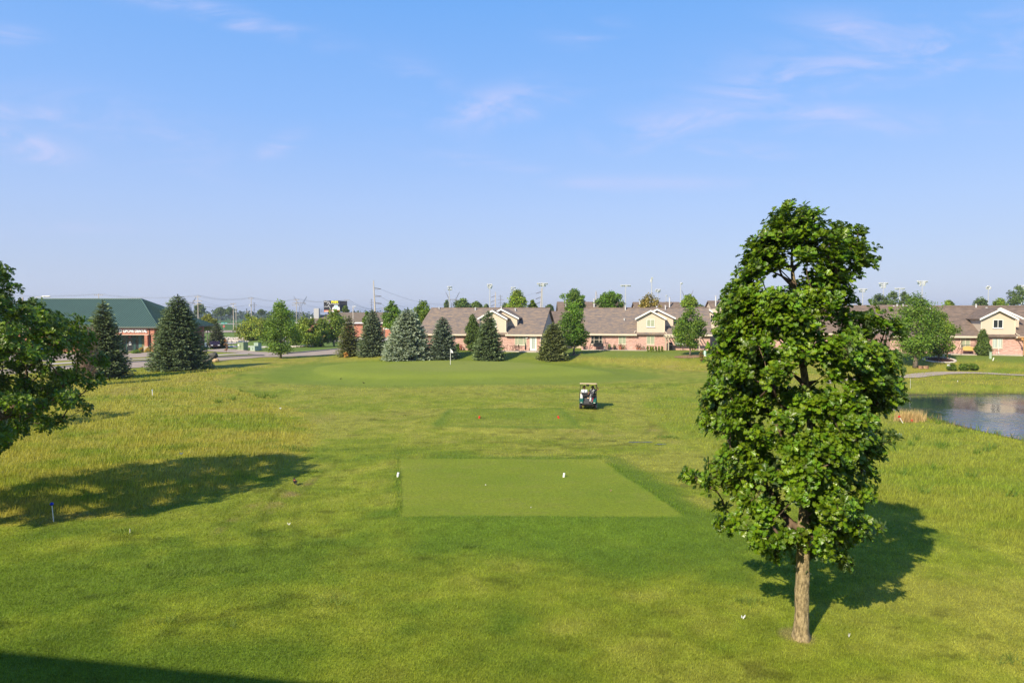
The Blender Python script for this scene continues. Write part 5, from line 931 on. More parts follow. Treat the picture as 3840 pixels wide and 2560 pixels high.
b = MB(); b.add([(bw+.1, 0, z0+.1), (bw+1.9, 4.5, z0+.1), (bw+1.9, 4.5, z0+bh-.1), (bw+.1, 0, z0+bh-.1), (bw+.3, -.1+.3, z0+.1), (bw+2.1, 4.6, z0+.1), (bw+2.1, 4.6, z0+bh-.1), (bw+.3, .2, z0+bh-.1)], [(0, 1, 2, 3), (4, 7, 6, 5), (0, 4, 5, 1), (3, 2, 6, 7), (1, 5, 6, 2)]); b.build('back_panel', Mbb, e)
b = MB(); 
for v in (.35, .75, 1.15, 1.55): b.add([(bw+.38, .1, z0+bh-v), (bw+2.12, 4.45, z0+bh-v), (bw+2.12, 4.45, z0+bh-v-.18), (bw+.38, .1, z0+bh-v-.18)], [(0, 1, 2, 3)])
b.build('back_slats', mat('rusty_slats', (.42, .25, .20), .8), e)
b = MB(); b.tube([(1.6, 1.2, 0), (1.6, 1.2, z0)], .25, 8); b.tube([(bw-1.2, 1.2, 0), (bw-1.2, 1.2, z0)], .25, 8); b.bx(-1.3, bw+1.5, -.5, .2, z0-.16, z0-.05)
for s_ in (-1.25, -.75): b.tube([(s_, -.4, z0), (s_, -.4, z0+1.1)], .05, 4)
b.tube([(-1.3, -.4, z0+1.1), (-.1, -.4, z0+1.1)], .05, 4); b.tube([(-1.3, -.4, z0+.55), (-.1, -.4, z0+.55)], .05, 4); b.build('support_frame', M_dark, e)
# ---- street lamps
def lamp(label, px, top, hpx, hy, d, by=None, r=.11):
    t = at(px, top, d); h = at(hpx, hy, d); zb = hz(t.x, d); e = thing('street_lamp', label, 'street lamp', (t.x, d, zb), 0, 'street lamps'); H = t.z-zb; dx = h.x-t.x; dz = h.z-zb; s_ = 1 if dx > 0 else -1
    b = MB(); b.tube([(0, 0, 0), (0, 0, H)], [r*1.2, r*.75], 10); b.build('pole', mat('concrete_pole', (.50, .44, .38), .8), e)
    b = MB(); b.tube([(0, 0, H-1.0), (dx*.3, 0, H-.45+(dz-H+.45)*.3), (dx*.6, 0, dz-.08), (dx*.85, 0, dz)], .035, 6); b.build('arm', M_pale, e)
    b = MB(); b.ball((dx, 0, dz), .42, 12, 7, sc=(1, .42, .26)); b.tube([(dx-s_*.75, 0, dz), (dx-s_*.3, 0, dz)], [.07, .11], 8); b.build('lamp_head', M_lampwhite, e, True)
lamp('tall street lamp with a long curved arm in front of the green clinic roof', 85, 1115, 180, 1111, 88); lamp('street lamp with a short left arm by the far road', 884.5, 1150, 871, 1148, 262); lamp('slim lamp post standing before the plain brown roof', 1324, 1151, 1331, 1149, 185, r=.13)
# ---- cabinets, stop sign, parked car, boulder
M_cab = mat('olive_cabinet', (.22, .28, .16), .55, .3, 0, .06, 1); M_cab2 = mat('grey_green_cabinet', (.33, .42, .33), .55)
def cabinet(label, pxa, pxb, base, top, m, deep=1.2, rz=-.25, extra=None):
    Bp = G((pxa+pxb)/2, base); H = at(pxa, top, Bp.y).z-Bp.z; w_ = (pxb-pxa)/F*Bp.y*.80; e = thing('utility_cabinet', label, 'utility cabinet', Bp+Vector((0, deep/2, 0)), rz, 'utility cabinets beside the drive')
    b = MB(); b.box((0, 0, H*.5), (w_, deep, H-.05)); b.box((0, 0, H), (w_+.08, deep+.08, .08)); b.build('housing', m, e, bevel=.02)
    b = MB(); b.box((0, 0, .0), (w_+.2, deep+.2, .16)); b.build('plinth', M_concrete, e)
    b = MB(); b.bx(-.012, .012, -deep/2-.01, -deep/2+.01, .2, H-.15); b.bx(-w_*.08, -w_*.08+.04, -deep/2-.05, -deep/2, H*.4, H*.55) if 0 else b.bx(.06, .10, -deep/2-.05, -deep/2+.01, H*.42, H*.56); b.build('door_seam', M_dark, e)
    if extra: b = MB(); b.bx(-w_*.42, -w_*.42+.28, -deep/2-.03, -deep/2+.01, H-.62, H-.34); b.build('warning_label', M_white, e)
    return e
cabinet('large olive green utility cabinet with double doors', 889, 922, 1313.5, 1284, M_cab, 1.3, -.3, True); cabinet('low grey green utility box in front of the tall pale one', 937, 963, 1316, 1298, M_cab2, 1.1, -.3); cabinet('tall pale green utility cabinet, rightmost of the three', 951, 975, 1313, 1285.5, M_cab2, 1.0, -.3)
p = G(899, 1284); e = thing('notice_posts', 'pair of weathered grey posts by the little pond behind the olive cabinet', 'posts', p)
for s_ in (-.28, .28): b = MB(); b.box((s_, 0, .7), (.28, .2, 1.5)); b.build('post', M_wood, e)
d = 262; p = at(840, 1240, d); zb = hz(p.x, d); t = at(840, 1219, d); e = thing('stop_sign', 'red stop sign seen on a grey post with a green street name plate', 'street sign', (p.x, d, zb)); H = t.z-zb
b = MB(); b.tube([(0, 0, 0), (0, 0, H+.9)], .06, 6); b.build('post', M_steel, e); b = MB(); b.tube([(0, -.1, H-.45), (0, -.06, H-.45)], .46, 8); b.build('sign_plate', mat('stop_red', (.38, .02, .02), .5), e); text('STOP', 'sign_letters', e, (0, -.115, H-.57), .34, M_white, .005, align='CENTER')
b = MB(); b.box((.1, -.05, H+.75), (2.4, .05, .34)); b.box((0, -.02, H+1.05), (.05, 1.4, .3)); b.build('name_plate', mat('street_name_green', (.10, .42, .35), .5), e)
def car(label, px, base, d, rz, col, sc=1.0):
    x_ = (px-1920)/F*d; e = thing('parked_car', label, 'car', (x_, d, hz(x_, d)+.06), rz, None, sc); mb = mat('car_paint_'+label[:5].strip(), col, .25, .5, .2, coat=.5)
    side = [(-2.2, .35), (-2.25, .75), (-2.1, .95), (-1.25, 1.02), (-.6, 1.42), (.75, 1.45), (1.5, 1.0), (2.1, .92), (2.25, .65), (2.2, .35)]
    b = MB(); b.prism(side, 'y', -.88, .88); b.build('body', mb, e, bevel=.06)
    g = MB(); g.prism([(-1.12, 1.03), (-.56, 1.38), (.04, 1.39), (.04, 1.03)], 'y', -.895, .895); g.prism([(.12, 1.03), (.12, 1.39), (.7, 1.40), (1.28, 1.03)], 'y', -.895, .895); g.build('window', M_glass, e)
    for sx_ in (-1.4, 1.4):
        for sy in (-1, 1):
            w_ = MB(); w_.tube([(sx_, sy*.72, .33), (sx_, sy*.93, .33)], .34, 16); wh = w_.build('wheel', M_black, e); w_ = MB(); w_.tube([(sx_, sy*.90, .33), (sx_, sy*.945, .33)], .21, 10); w_.build('rim', M_pale, wh)
    for sy in (-.6, .6): h = MB(); h.bx(2.12, 2.29, sy-.18, sy+.18, .62, .78); h.build('headlight', M_lampwhite, e)
    return e
car('dark maroon car parked in the shade at the clinic end', 803, 1313, 133, R(-62), (.03, .012, .016)); car('bright blue car glimpsed through the left oak leaves', 172, 1290, 118, R(-95), (.02, .09, .42))
p = G(793, 1358); e = thing('boulder', 'big dark leaning boulder at the street edge beside the clinic spruce', 'boulder', p+Vector((-.3, .3, 0)), .2); rg2 = random.Random(4)
b = MB(); b.tube([(-1.3, 0, -.1), (-.6, 0, .25), (.2, 0, .75), (.75, 0, 1.15), (.85, 0, 1.32)], [.25, .55, .62, .42, .12], 9)
for i, v in enumerate(b.v): b.v[i] = (v[0]+rg2.uniform(-.06, .06), v[1]+rg2.uniform(-.06, .06), v[2]+rg2.uniform(-.06, .06))
b.build('rock', mat('dark_boulder', (.10, .095, .08), .9, .2, 0, .5, 3, .8, 8), e)
p = G(809, 1357.5); b = MB(); b.ball((0, 0, .22), .42, 9, 6, sc=(1.3, .9, .7), jit=.15, rng=rg2); o = b.build('rock', mat('tan_rock', (.48, .34, .20), .9)); o.location = p; tag(o, 'small tan rock lying at the right foot of the dark boulder', 'rock')
# white stone banks of the little pond
rs_ = np.random.default_rng(9); b = MB()
def stones(P, n, wy):
    for i in range(n):
        k = rs_.integers(0, len(P)-1); u = rs_.random(); px = P[k][0]*(1-u)+P[k+1][0]*u; py2 = P[k][1]*(1-u)+P[k+1][1]*u+rs_.uniform(-wy, wy); q = onz(px, py2, -.3); z = max(hz(*q), WZ2)
        b.ball((q[0], q[1], z+.12), rs_.uniform(.14, .34), 6, 4, sc=(1.2, 1, .8), jit=.2, rng=rs_)
stones([(790, 1271), (850, 1274), (900, 1276.5), (930, 1277)], 430, 3.4); stones([(840, 1300.5), (890, 1301), (960, 1302), (1030, 1304)], 420, 3.6); stones([(1095, 1307), (1180, 1304)], 110, 2.2)
tag(b.build('stone_bank', mat('white_stone', (.55, .49, .43), .9, .2, 0, .15, .4)), 'rows of whitish stones lining the banks of the little pond', 'stones', None, 'stuff')
# ---- flag, markers, stakes
def stake(label, base, top, col, head=None, r=.016, hr=.045, name='stake', hcol=None):
    Bp = G(*base); t = at(top[0], top[1], Bp.y)-Bp; b = MB(); b.tube([(0, 0, -.05), tuple(t)], r, 8); e = thing(name, label, 'stake', Bp, 0, None); b.build('shaft', col, e)
    if head: b = MB(); b.ball(tuple(t), hr, 10, 7); b.build('head', head, e, True)
    return e
Mblue = mat('stake_blue', (.01, .04, .55), .4); Mred = mat('stake_red', (.55, .015, .015), .5)
stake('thin white stake with a blue ball on top, in the left foreground', (202, 1957), (194, 1889), M_white, Mblue, .014, .055); stake('short white peg in the coarse grass right of the blue topped stake', (488, 1998), (487, 1982), M_white, None, .01); stake('short white stake with a pale blue head in the tall left rough', (572, 1484), (571, 1462), M_white, mat('pale_blue', (.45, .55, .7), .5), .03, .05)
stake('leaning white stake with a red disc by the tan reeds', (3388, 1586), (3372, 1562), M_white, Mred, .022, .07); stake('short red topped stake right of the leaning one', (3421, 1582), (3420, 1576), M_white, Mred, .02, .075); stake('thin white pole at the far pond bank', (3414, 1456), (3414, 1419), M_pale, None, .012); stake('tiny white stake on the grass between path and pond', (3591, 1431), (3591, 1426), M_white, None, .025)
Bp = G(1689, 1367); e = thing('golf_flag', 'white flag on a thin white pole standing in the putting green', 'flag', Bp); Hf = at(1690, 1307, Bp.y).z-Bp.z
b = MB(); b.tube([(0, 0, -.1), (.02, 0, Hf)], .028, 8); b.build('pole', M_white, e)
fv = []; 
for i in range(7):
    u = i/6; fv += [(.02+u*.32, .05*sin(u*6), Hf-u*.38), (.02+u*.32, .05*sin(u*6), Hf-.46-.05*u*4*u if u < .2 else Hf-.46-.10*u)]
b = MB(); b.add(fv, [(2*i, 2*i+2, 2*i+3, 2*i+1) for i in range(6)]); o = b.build('flag_cloth', M_white, e); sm = o.modifiers.new('solidify', 'SOLIDIFY'); sm.thickness = .006
b = MB(); b.tube([(0, 0, .012), (0, 0, .016)], .11, 14); b.build('hole', M_black, e)
def marker(label, base, top, m, w_, group):
    Bp = G(*base); t = at(top[0], top[1], Bp.y)-Bp; b = MB(); b.tube([(0, 0, -.02), tuple(t*.5), tuple(t)], w_, 10); o = b.build('tee_marker', m, bevel=.006); o.location = Bp; tag(o, label, 'tee marker', group)
marker('white tee marker at the left edge of the near tee box, leaning right', (1491, 1788), (1494, 1771), mat('marker_white', (.88, .87, .85), .4), .048, 'white tee markers'); marker('white tee marker near the right side of the near tee box', (2114, 1788), (2116, 1773), MATS['marker_white'], .044, 'white tee markers')
marker('red tee marker on the left of the far tee box', (1797, 1568), (1799, 1559), mat('marker_red', (.65, .04, .02), .4), .06, 'red tee markers'); marker('red tee marker on the right of the far tee box, leaning left', (2096, 1568), (2092, 1559), MATS['marker_red'], .06, 'red tee markers')
def litter(label, px, py, w_, h_, m, rz=0, name='litter', cat='litter', z=.05):
    w_ *= .42; h_ *= .30
    p = G(px, py); b = MB(); n = 7; V = []
    for i in range(n): u = i/(n-1); V += [(w_*(u-.5), -h_/2*(1-abs(u-.5)), z+.03*sin(u*9)), (w_*(u-.5), h_/2*(1-abs(u-.5)), z+.035+.03*sin(u*7+1))]
    b.add(V, [(2*i, 2*i+2, 2*i+3, 2*i+1) for i in range(n-1)]); o = b.build(name, m); o.location = p; o.rotation_euler = (.3, 0, rz); s_ = o.modifiers.new('solidify', 'SOLIDIFY'); s_.thickness = .008; tag(o, label, cat)
litter('crumpled white scrap lying on the lawn left of the front oak trunk', 2785, 2321, .24, .10, M_pale, .2); litter('pale stick on the lawn below the small bird', 1084, 1970, .22, .04, M_white, .1); litter('small white scrap at the edge of the left rough', 1049, 1546, .30, .22, M_white, .8, z=.3); litter('tiny brown scrap on the right of the near tee box', 2290, 1844, .16, .05, mat('brown_scrap', (.35, .22, .15), .8)); litter('small pale leaf scrap on the grass right of the oak trunk', 3182, 2390, .09, .05, M_pale); litter('pale scrap near the big tree shadow in the left rough', 680, 1722, .35, .15, M_pale, .5, z=.3)
p = G(1821, 1819); b = MB(); b.ball((0, 0, .022), .022, 10, 8); o = b.build('golf_ball', M_white, smooth=True); o.location = p; tag(o, 'small white golf ball left on the near tee box', 'golf ball')
stake('tiny white tee peg near the front of the near tee box', (1991, 1903), (1991, 1899), M_white, None, .008, name='tee_peg')
# ---- cart path area
p = G(3522, 1351); e = thing('mulch_bed', 'oval bed of dark mulch edged with pale stones under the lower wide tree', 'flower bed', p); rx = 51/F*p.y; ry = rx*.95
b = MB(); b.add([(rx*cos(a), ry*sin(a), hz(p.x+rx*cos(a), p.y+ry*sin(a))-p.z+.06) for a in np.linspace(0, 2*pi, 41)[:-1]]+[(0, 0, .12)], [(i, (i+1) % 40, 40) for i in range(40)]); b.build('mulch', mat('dark_mulch', (.07, .035, .025), .95, .1, 0, .4, 5), e)
b = MB(); 
for i in range(74): a = 2*pi*i/74; b.ball((rx*cos(a)*1.02, ry*sin(a)*1.02, hz(p.x+rx*cos(a), p.y+ry*sin(a))-p.z+.08), .15, 6, 4, sc=(1.2, .9, .7), jit=.25, rng=rs_)
b.build('stone_edging', mat('edging_stone', (.52, .46, .40), .9), e, ); 
p = G(3552, 1345); e = thing('garden_post', 'short red and yellow striped post in the mulch bed', 'garden ornament', p); b = MB(); b.tube([(0, 0, 0), (0, 0, .3)], .07, 8); b.tube([(0, 0, .62), (0, 0, .9)], .07, 8); b.build('red_band', Mred, e); b = MB(); b.tube([(0, 0, .3), (0, 0, .62)], .071, 8); b.build('yellow_band', mat('band_yellow', (.75, .55, .08), .6), e)
for px, lb in [(3512, 'white stone figure under the lower wide tree'), (3536, 'small white rabbit shaped garden figure in the mulch bed')]:
    p = G(px, 1341); b = MB(); b.ball((0, 0, .18), .18, 9, 6, sc=(1, .8, 1.1)); b.ball((.03, -.03, .42), .11, 8, 6); b.tube([(0, 0, .5), (-.03, 0, .66)], [.03, .015], 5); b.tube([(.06, 0, .5), (.08, 0, .66)], [.03, .015], 5); o = b.build('garden_figure', M_white, smooth=True); o.location = p; tag(o, lb, 'garden ornament')
for px, lb in [(3452, 'log stump leaning on the big tree trunk, left of the pair'), (3473, 'log stump standing clear of the trunk, right of the pair')]:
    p = G(px, 1382); r = .28; e = thing('log_stump', lb, 'log stump', p, px, 'log stumps by the spreading tree'); b = MB(); b.tube([(0, 0, 0), (0, 0, .34)], [r, r*.95], 12); b.build('wood', mat('stump_bark', (.24, .14, .09), .95, .1, 0, .5, 4), e); b = MB(); b.tube([(0, 0, .34), (0, 0, .345)], r*.9, 12); b.build('cut_top', mat('cut_wood', (.50, .33, .20), .8, .1, 0, .35, 6), e)
    b = MB(); b.box((.02, -r*.96, .18), (.34, .08, .28)); b.build('split_face', MATS['cut_wood'], e)
p = G(3559, 1384); e = thing('mailbox_sign', 'small white box shaped tee sign before the leftmost round shrub', 'sign', p, .1); b = MB(); b.tube([(0, 0, 0), (0, 0, .35)], .04, 6); b.build('post', M_dark, e); b = MB(); b.box((0, 0, .45), (.44, .18, .27)); b.build('panel', mat('grey_white_sign', (.62, .62, .62), .5), e, bevel=.03); b = MB(); 
for zz_ in (.40, .47, .53): b.box((0, -.093, zz_), (.3, .01, .02))
b.build('printed_lines', M_dark, e)
p = G(3723, 1352); t = at(3727, 1341, p.y)-p; b = MB(); b.tube([(0, 0, 0), tuple(t)], .055, 8); o = b.build('leaning_pipe', M_white); o.location = p; tag(o, 'short white pipe leaning out of the lawn before the right house', 'pipe'); p = G(3724, 1346); e = thing('utility_pedestal', 'slim pale green utility pedestal behind the leaning white pipe', 'utility pedestal', p+Vector((0, .5, 0))); b = MB(); b.box((0, 0, .4), (.22, .2, .85)); b.build('housing', mat('pale_green_plastic', (.40, .50, .36), .6), e, bevel=.02); b = MB(); b.box((0, 0, .86), (.26, .24, .08)); b.build('cap', M_cab2, e)
p = G(2643, 1335); e = thing('utility_pedestal', 'rounded mint green utility pedestal in front of the roof gap beside the oak crown', 'utility pedestal', p); b = MB(); b.tube([(0, 0, 0), (0, 0, .25), (0, 0, .62), (0, 0, .74)], [.19, .17, .17, .10], 10); b.build('housing', mat('mint_plastic', (.42, .60, .50), .5), e, True); b = MB(); b.tube([(0, 0, -.02), (0, 0, .12)], .21, 10); b.build('collar', M_white, e)
# mulch rings of the young trees
for px, by, r_, lb in [(2152, 1331, 1.0, 'ring of red brown mulch round the tree between the first two houses'), (2586, 1337.5, 2.2, 'long thin mulch bed round the tree before the tan pergola')]:
    p = G(px, by); b = MB(); n = 36; b.add([(r_*cos(2*pi*i/n), r_*.5*sin(2*pi*i/n), hz(p.x+r_*cos(2*pi*i/n), p.y+r_*.5*sin(2*pi*i/n))-p.z+.04) for i in range(n)]+[(0, 0, .10)], [(i, (i+1) % n, n) for i in range(n)]); o = b.build('mulch_ring', mat('red_mulch', (.25, .16, .09), .95, .1, 0, .3, 4)); o.location = p; tag(o, lb, 'mulch ring')
# ---- patios
def patio(h, s0, s1, dp, z=.02): b = MB(); b.bx(s0, s1, -dp, -.01, -.5, z+.03); return b.build('patio_slab', M_concrete, h)
patio(h1, 1.5, 7.6, 2.4); patio(h2, -10.6, 7.5, 1.5); patio(h3, -7, 9.5, 1.6)
def hp(h, s, y, z=.05): c, n = cos(h.rotation_euler[2]), sin(h.rotation_euler[2]); return Vector((h.location.x+s*c-y*n, h.location.y+s*n+y*c, h.location.z+z))
def chair(label, h, s, y, rz, m, group=None):
    e = thing('patio_chair', label, 'chair', hp(h, s, y), h.rotation_euler[2]+rz, group); b = MB(); b.box((0, 0, .42), (.48, .48, .04)); b.build('seat', m, e); b = MB()
    for k in range(5): b.tube([(-.2+.1*k, .22, .44), (-.2+.1*k, .3, .9)], .018, 5)
    b.tube([(-.24, .3, .92), (.24, .3, .92)], .022, 5); b.build('backrest', m, e)
    for sx_ in (-1, 1):
        for sy in (-1, 1): b = MB(); b.tube([(sx_*.22, sy*.22, 0), (sx_*.2, sy*.2, .42)], .02, 5); b.build('leg', m, e)
    for sx_ in (-1, 1): b = MB(); b.tube([(sx_*.25, -.2, .42), (sx_*.25, -.2, .64), (sx_*.25, .26, .66)], .018, 5); b.build('armrest', m, e)
M_iron = mat('wrought_iron_brown', (.085, .045, .035), .6)
pg = 'wrought iron patio set of the first house'
chair('brown iron chair left of the round patio table at the first house', h1, 2.3, -1.2, R(-80), M_iron, pg); chair('brown iron chair right of the round patio table at the first house', h1, 4.6, -1.3, R(80), M_iron, pg); chair('brown iron chair behind the round patio table at the first house', h1, 3.6, -.7, R(0), M_iron, pg)
e = thing('patio_table', 'round brown iron table between chairs at the first house', 'table', hp(h1, 3.4, -1.4), 0, pg); b = MB(); b.tube([(0, 0, .70), (0, 0, .73)], .55, 16); b.build('table_top', M_iron, e)
for a in range(4): b = MB(); b.tube([(.4*cos(a*pi/2), .4*sin(a*pi/2), 0), (.3*cos(a*pi/2), .3*sin(a*pi/2), .7)], .022, 5); b.build('leg', M_iron, e)
e = thing('patio_umbrella', 'closed black umbrella standing beside the first house door', 'umbrella', hp(h1, 5.35, -1.0)); b = MB(); b.tube([(0, 0, 0), (0, 0, 1.3)], .025, 6); b.build('pole', M_dark, e); b = MB(); b.tube([(0, 0, .15), (0, 0, .5), (0, 0, 1.15), (0, 0, 1.3)], [.10, .13, .05, .01], 8); b.build('canopy', M_black, e)
# second house
def swing(label, h, s, y, m, seatm, w_=2.0, H=1.9, canopy=False, name='garden_swing'):
    e = thing(name, label, 'garden swing', hp(h, s, y), h.rotation_euler[2])
    for sx_ in (-1, 1):
        for sy in (-1, 1): b = MB(); b.tube([(sx_*w_*.62, sy*.75, 0), (sx_*w_*.42, 0, H)], .03, 6); b.build('leg', m, e)
    b = MB(); b.tube([(-w_*.5, 0, H), (w_*.5, 0, H)], .035, 6); b.build('top_bar', m, e)
    b = MB(); b.box((0, -.05, .52), (w_*.62, .55, .10), rx=.05); b.build('seat', seatm, e, bevel=.03)
    P = [(-w_*.33, .55), (w_*.33, .55)]+[(w_*.33-w_*.66*k/8, .92+.16*sin(pi*k/8)) for k in range(9)]; b = MB(); b.prism(P, 'y', .18, .27); b.build('backrest', seatm, e, bevel=.02)
    b = MB(); 
    for sx_ in (-1, 1): b.tube([(sx_*w_*.35, .1, .55), (sx_*w_*.36, 0, H)], .012, 4)
    b.build('chains', m, e); 
    if canopy: b = MB(); b.box((0, 0, H+.05), (w_*1.05, 1.2, .06), rx=.12); b.build('canopy', seatm, e)
    return e
swing('yellow cushioned garden swing under the right house window', h3, -3.9, -1.0, mat('swing_rust', (.12, .05, .035), .7), mat('yellow_cushion', (.62, .40, .14), .8)); swing('black garden swing in front of the dark windows of the second house', h2, -8.0, -.9, M_dark, M_black, 2.3, 1.75)
e = thing('barbecue_grill', 'covered black barbecue grill under the tan pergola', 'grill', hp(h2, 2.9, -.9), -TH); b = MB(); b.box((0, 0, .45), (.95, .6, .85)); b.ball((0, 0, .92), .42, 12, 8, sc=(1.2, .75, .8)); b.build('cover', M_black, e, bevel=.04); b = MB(); b.tube([(-.4, -.36, .8), (.4, -.36, .8)], .02, 5); b.build('handle', M_steel, e)
chair('dark iron chair beside the grill under the tan pergola', h2, 4.7, -1.0, R(70), M_iron, 'chairs under the tan pergola'); chair('dark chair behind the tree trunk at the second house patio', h2, 6.6, -1.1, R(-40), M_iron, 'chairs under the tan pergola')
def pergola(label, h, s0, s1, m, dp=2.2):
    e = thing('pergola', label, 'pergola', hp(h, 0, 0, 0), h.rotation_euler[2])
    for s in (s0, s0+.95 if dp < 2 else s0+.42, s1):
        b = MB(); b.bx(s-.08, s+.08, -dp, -dp+.16, 0, 2.3); b.build('post', m, e)
    b = MB(); b.bx(s0-.3, s1+.3, -dp-.05, -dp-.002, 2.05, 2.3); b.bx(s0-.3, s1+.3, -dp+.162, -dp+.21, 2.05, 2.3); b.build('beam', m, e)
    k = s0-.2
    while k < s1+.3: b = MB(); b.bx(k-.03, k+.03, -dp-.35, -.52, 2.302, 2.46); b.build('rafter', m, e); k += .45
    b = MB(); 
    for s, q in ((s0, 1), (s1, -1)): b.tube([(s+.05*q, -dp+.08, 1.55), (s+.6*q, -dp+.08, 2.06)], .05, 4)
    b.build('brace', m, e)
pergola('tan timber pergola on the second house patio', h2, 2.25, 7.2, mat('tan_timber', (.42, .36, .27), .8)); pergola('orange stained pergola at the right edge of the photo', h3, 2.45, 8.6, mat('orange_timber', (.56, .31, .12), .75), 1.9)
M_terra = mat('terracotta', (.30, .12, .07), .8)
def pot(label, h, s, y, hgt=.35, col=None, plant=True, pcol=(.10, .18, .05), seed=0):
    e = thing('plant_pot', label, 'plant pot', hp(h, s, y), 0, 'potted plants along the house walls'); b = MB(); b.tube([(0, 0, 0), (0, 0, hgt)], [hgt*.38, hgt*.52], 10); b.build('pot', col or M_terra, e)
    if plant:
        r3 = np.random.default_rng(seed+500); n = 90; P = r3.normal(0, 1, (n, 3))*[.13, .13, .16]+[0, 0, hgt+.18]; V, Fc, cc = leaves(T_CARD, P, r3.normal(0, 1, (n, 3)), nrm(r3.normal(0, 1, (n, 3))), r3.uniform(.08, .16, n), np.tile(np.array(pcol), (n, 1))*r3.uniform(.7, 1.3, (n, 1))); npmesh('foliage', V, Fc, M_leaf, e, cc)
for i, (h, s, lb, hg, pc) in enumerate([(h1, -4.9, 'terracotta pot with red flowers by the column evergreen', .4, (.35, .04, .05)), (h2, -6.3, 'dark pot with a pale green plant left of the second house middle window', .5, (.18, .28, .08)), (h2, -5.5, 'small dark pot beside the pale green plant', .42, (.10, .14, .06)), (h2, -4.6, 'terracotta pot with trailing brown plant under the middle window', .55, (.25, .10, .07)), (h2, -4.1, 'tiny pot beside the trailing brown plant', .25, (.12, .18, .05)), (h2, -2.0, 'pot of dry twigs between the two lower windows', .4, (.18, .10, .07)), (h2, -1.6, 'small brown pot right of the dry twigs', .3, (.15, .10, .06)), (h2, -10.2, 'dark pot at the left end of the second house', .45, (.06, .10, .04)), (h2, -1.0, 'little white pot just left of the grassy clumps', .2, (.3, .28, .22))]): pot(lb, h, s, -.7, hg, M_dark if 'dark pot' in lb else None, True, pc, i)
p = hp(h2, -7.0, -1.1); b = MB(); b.ball((0, 0, .2), .17, 9, 6, sc=(.9, 1.2, 1)); b.ball((0, -.16, .5), .12, 9, 6); b.tube([(0, 0, .2), (0, -.12, .46)], [.12, .08], 8); o = b.build('garden_figure', mat('cream_stone', (.62, .50, .42), .8), smooth=True); o.location = p; tag(o, 'pale stone animal figure at the right leg of the black swing', 'garden ornament')
p = hp(h1, 9.2, -2.6, -.15); e = thing('waste_bin', 'dark green wheeled bin beside the tree between the first two houses', 'bin', p, .2); b = MB(); b.prism([(-.25, 0), (.25, 0), (.3, .95), (-.3, .95)], 'y', -.3, .3); b.build('bin_body', mat('bin_green', (.025, .09, .06), .5), e); b = MB(); b.box((0, 0, 1.0), (.64, .68, .07)); b.build('lid', mat('bin_green', (.025, .09, .06), .5), e)
p = hp(h3, -6.0, -.8, .0); e = thing('wire_ornament', 'round wire ball ornament on a thin rod left of the yellow swing', 'garden ornament', p); b = MB(); b.tube([(0, 0, 0), (0, 0, .4)], .015, 5); b.build('rod', M_dark, e); b = MB(); 
for k in range(6): a = pi*k/6; b.tube([(.3*cos(a)*cos(t_), .3*sin(a)*cos(t_), .72+.3*sin(t_)) for t_ in np.linspace(0, 2*pi, 17)], .014, 4)
b.build('wire_ball', M_dark, e)
p = hp(h3, -.35, -1.0, .0); e = thing('folding_table', 'small white legged table between the cone evergreen and the curtained window', 'table', p); b = MB(); b.box((0, 0, .55), (.55, .4, .03)); b.build('table_top', M_dark, e)
for s_ in (-.22, .22): b = MB(); b.tube([(s_, -.15, 0), (s_*.6, 0, .55)], .014, 5); b.build('leg', M_white, e)
e = thing('hose_pipe', 'white downpipe shaped post under the curtained window', 'post', hp(h3, .15, -.12, .0)); b = MB(); b.tube([(0, 0, 0), (0, 0, .85)], .03, 6); b.build('post', M_white, e); b = MB(); b.ball((0, 0, .87), .04, 6, 5); b.build('cap', M_white, e)
# ------------------------------------------------------------------ golf cart with two people and their bag
q = G(2207, 1528); CR = R(-9)
cart = thing('golf_cart', 'dark green golf cart with a cream roof, driving away over the fairway', 'golf cart', q, CR)
M_cgreen = mat('cart_green', (.004, .085, .062), .3, .5, 0, coat=.4); M_roofc = mat('cart_roof_cream', (.66, .50, .36), .55); M_tyre = mat('tyre_rubber', (.02, .02, .02), .85); M_grey = mat('cart_grey_plastic', (.07, .07, .075), .6)
b = MB()
for s_ in (-1, 1): b.prism([(-1.20, .46), (-1.20, .66), (-1.12, .76), (-.95, .80), (-.50, .80), (-.42, .46), (-.55, .46), (-.62, .56), (-.98, .56), (-1.06, .46)], 'x', s_*.32, s_*.60)
b.prism([(.55, .40), (.55, .62), (.75, .78), (1.10, .74), (1.22, .55), (1.20, .40)], 'x', -.56, .56); b.build('body', M_cgreen, cart, bevel=.025)
b = MB(); b.bx(-.31, .31, -1.12, -.45, .38, .62); b.prism([(-1.16, .42), (-.62, .42), (-.62, .78)], 'x', -.30, .30); b.build('bag_well', M_grey, cart); b = MB(); b.box((0, -1.24, .40), (.86, .12, .12)); b.box((0, -1.20, .33), (.5, .1, .1)); b.build('rear_bumper', M_black, cart, bevel=.03)
b = MB(); b.bx(-.50, .50, -.45, .60, .28, .36); b.bx(-.52, .52, -1.0, 1.0, .26, .30); b.build('floor', M_black, cart)
b = MB(); b.box((0, -.10, .60), (1.0, .52, .22)); b.build('seat_base', M_black, cart, bevel=.03); b = MB(); b.box((-.255, -.08, .76), (.48, .52, .10)); b.box((.255, -.08, .76), (.48, .52, .10)); b.build('seat', M_grey, cart, bevel=.03)
for s_ in (-.25, .25): b = MB(); b.box((s_, -.42, 1.0), (.50, .10, .30), rx=-.12); b.build('backrest', M_black, cart, bevel=.04)
b = MB(); 
for s_ in (-.3, .3): b.tube([(s_, -.46, .98), (s_, -.50, .70)], .02, 6)
b.tube([(-.5, -.47, .93), (.5, -.47, .93)], .018, 6); b.build('backrest_frame', M_dark, cart)
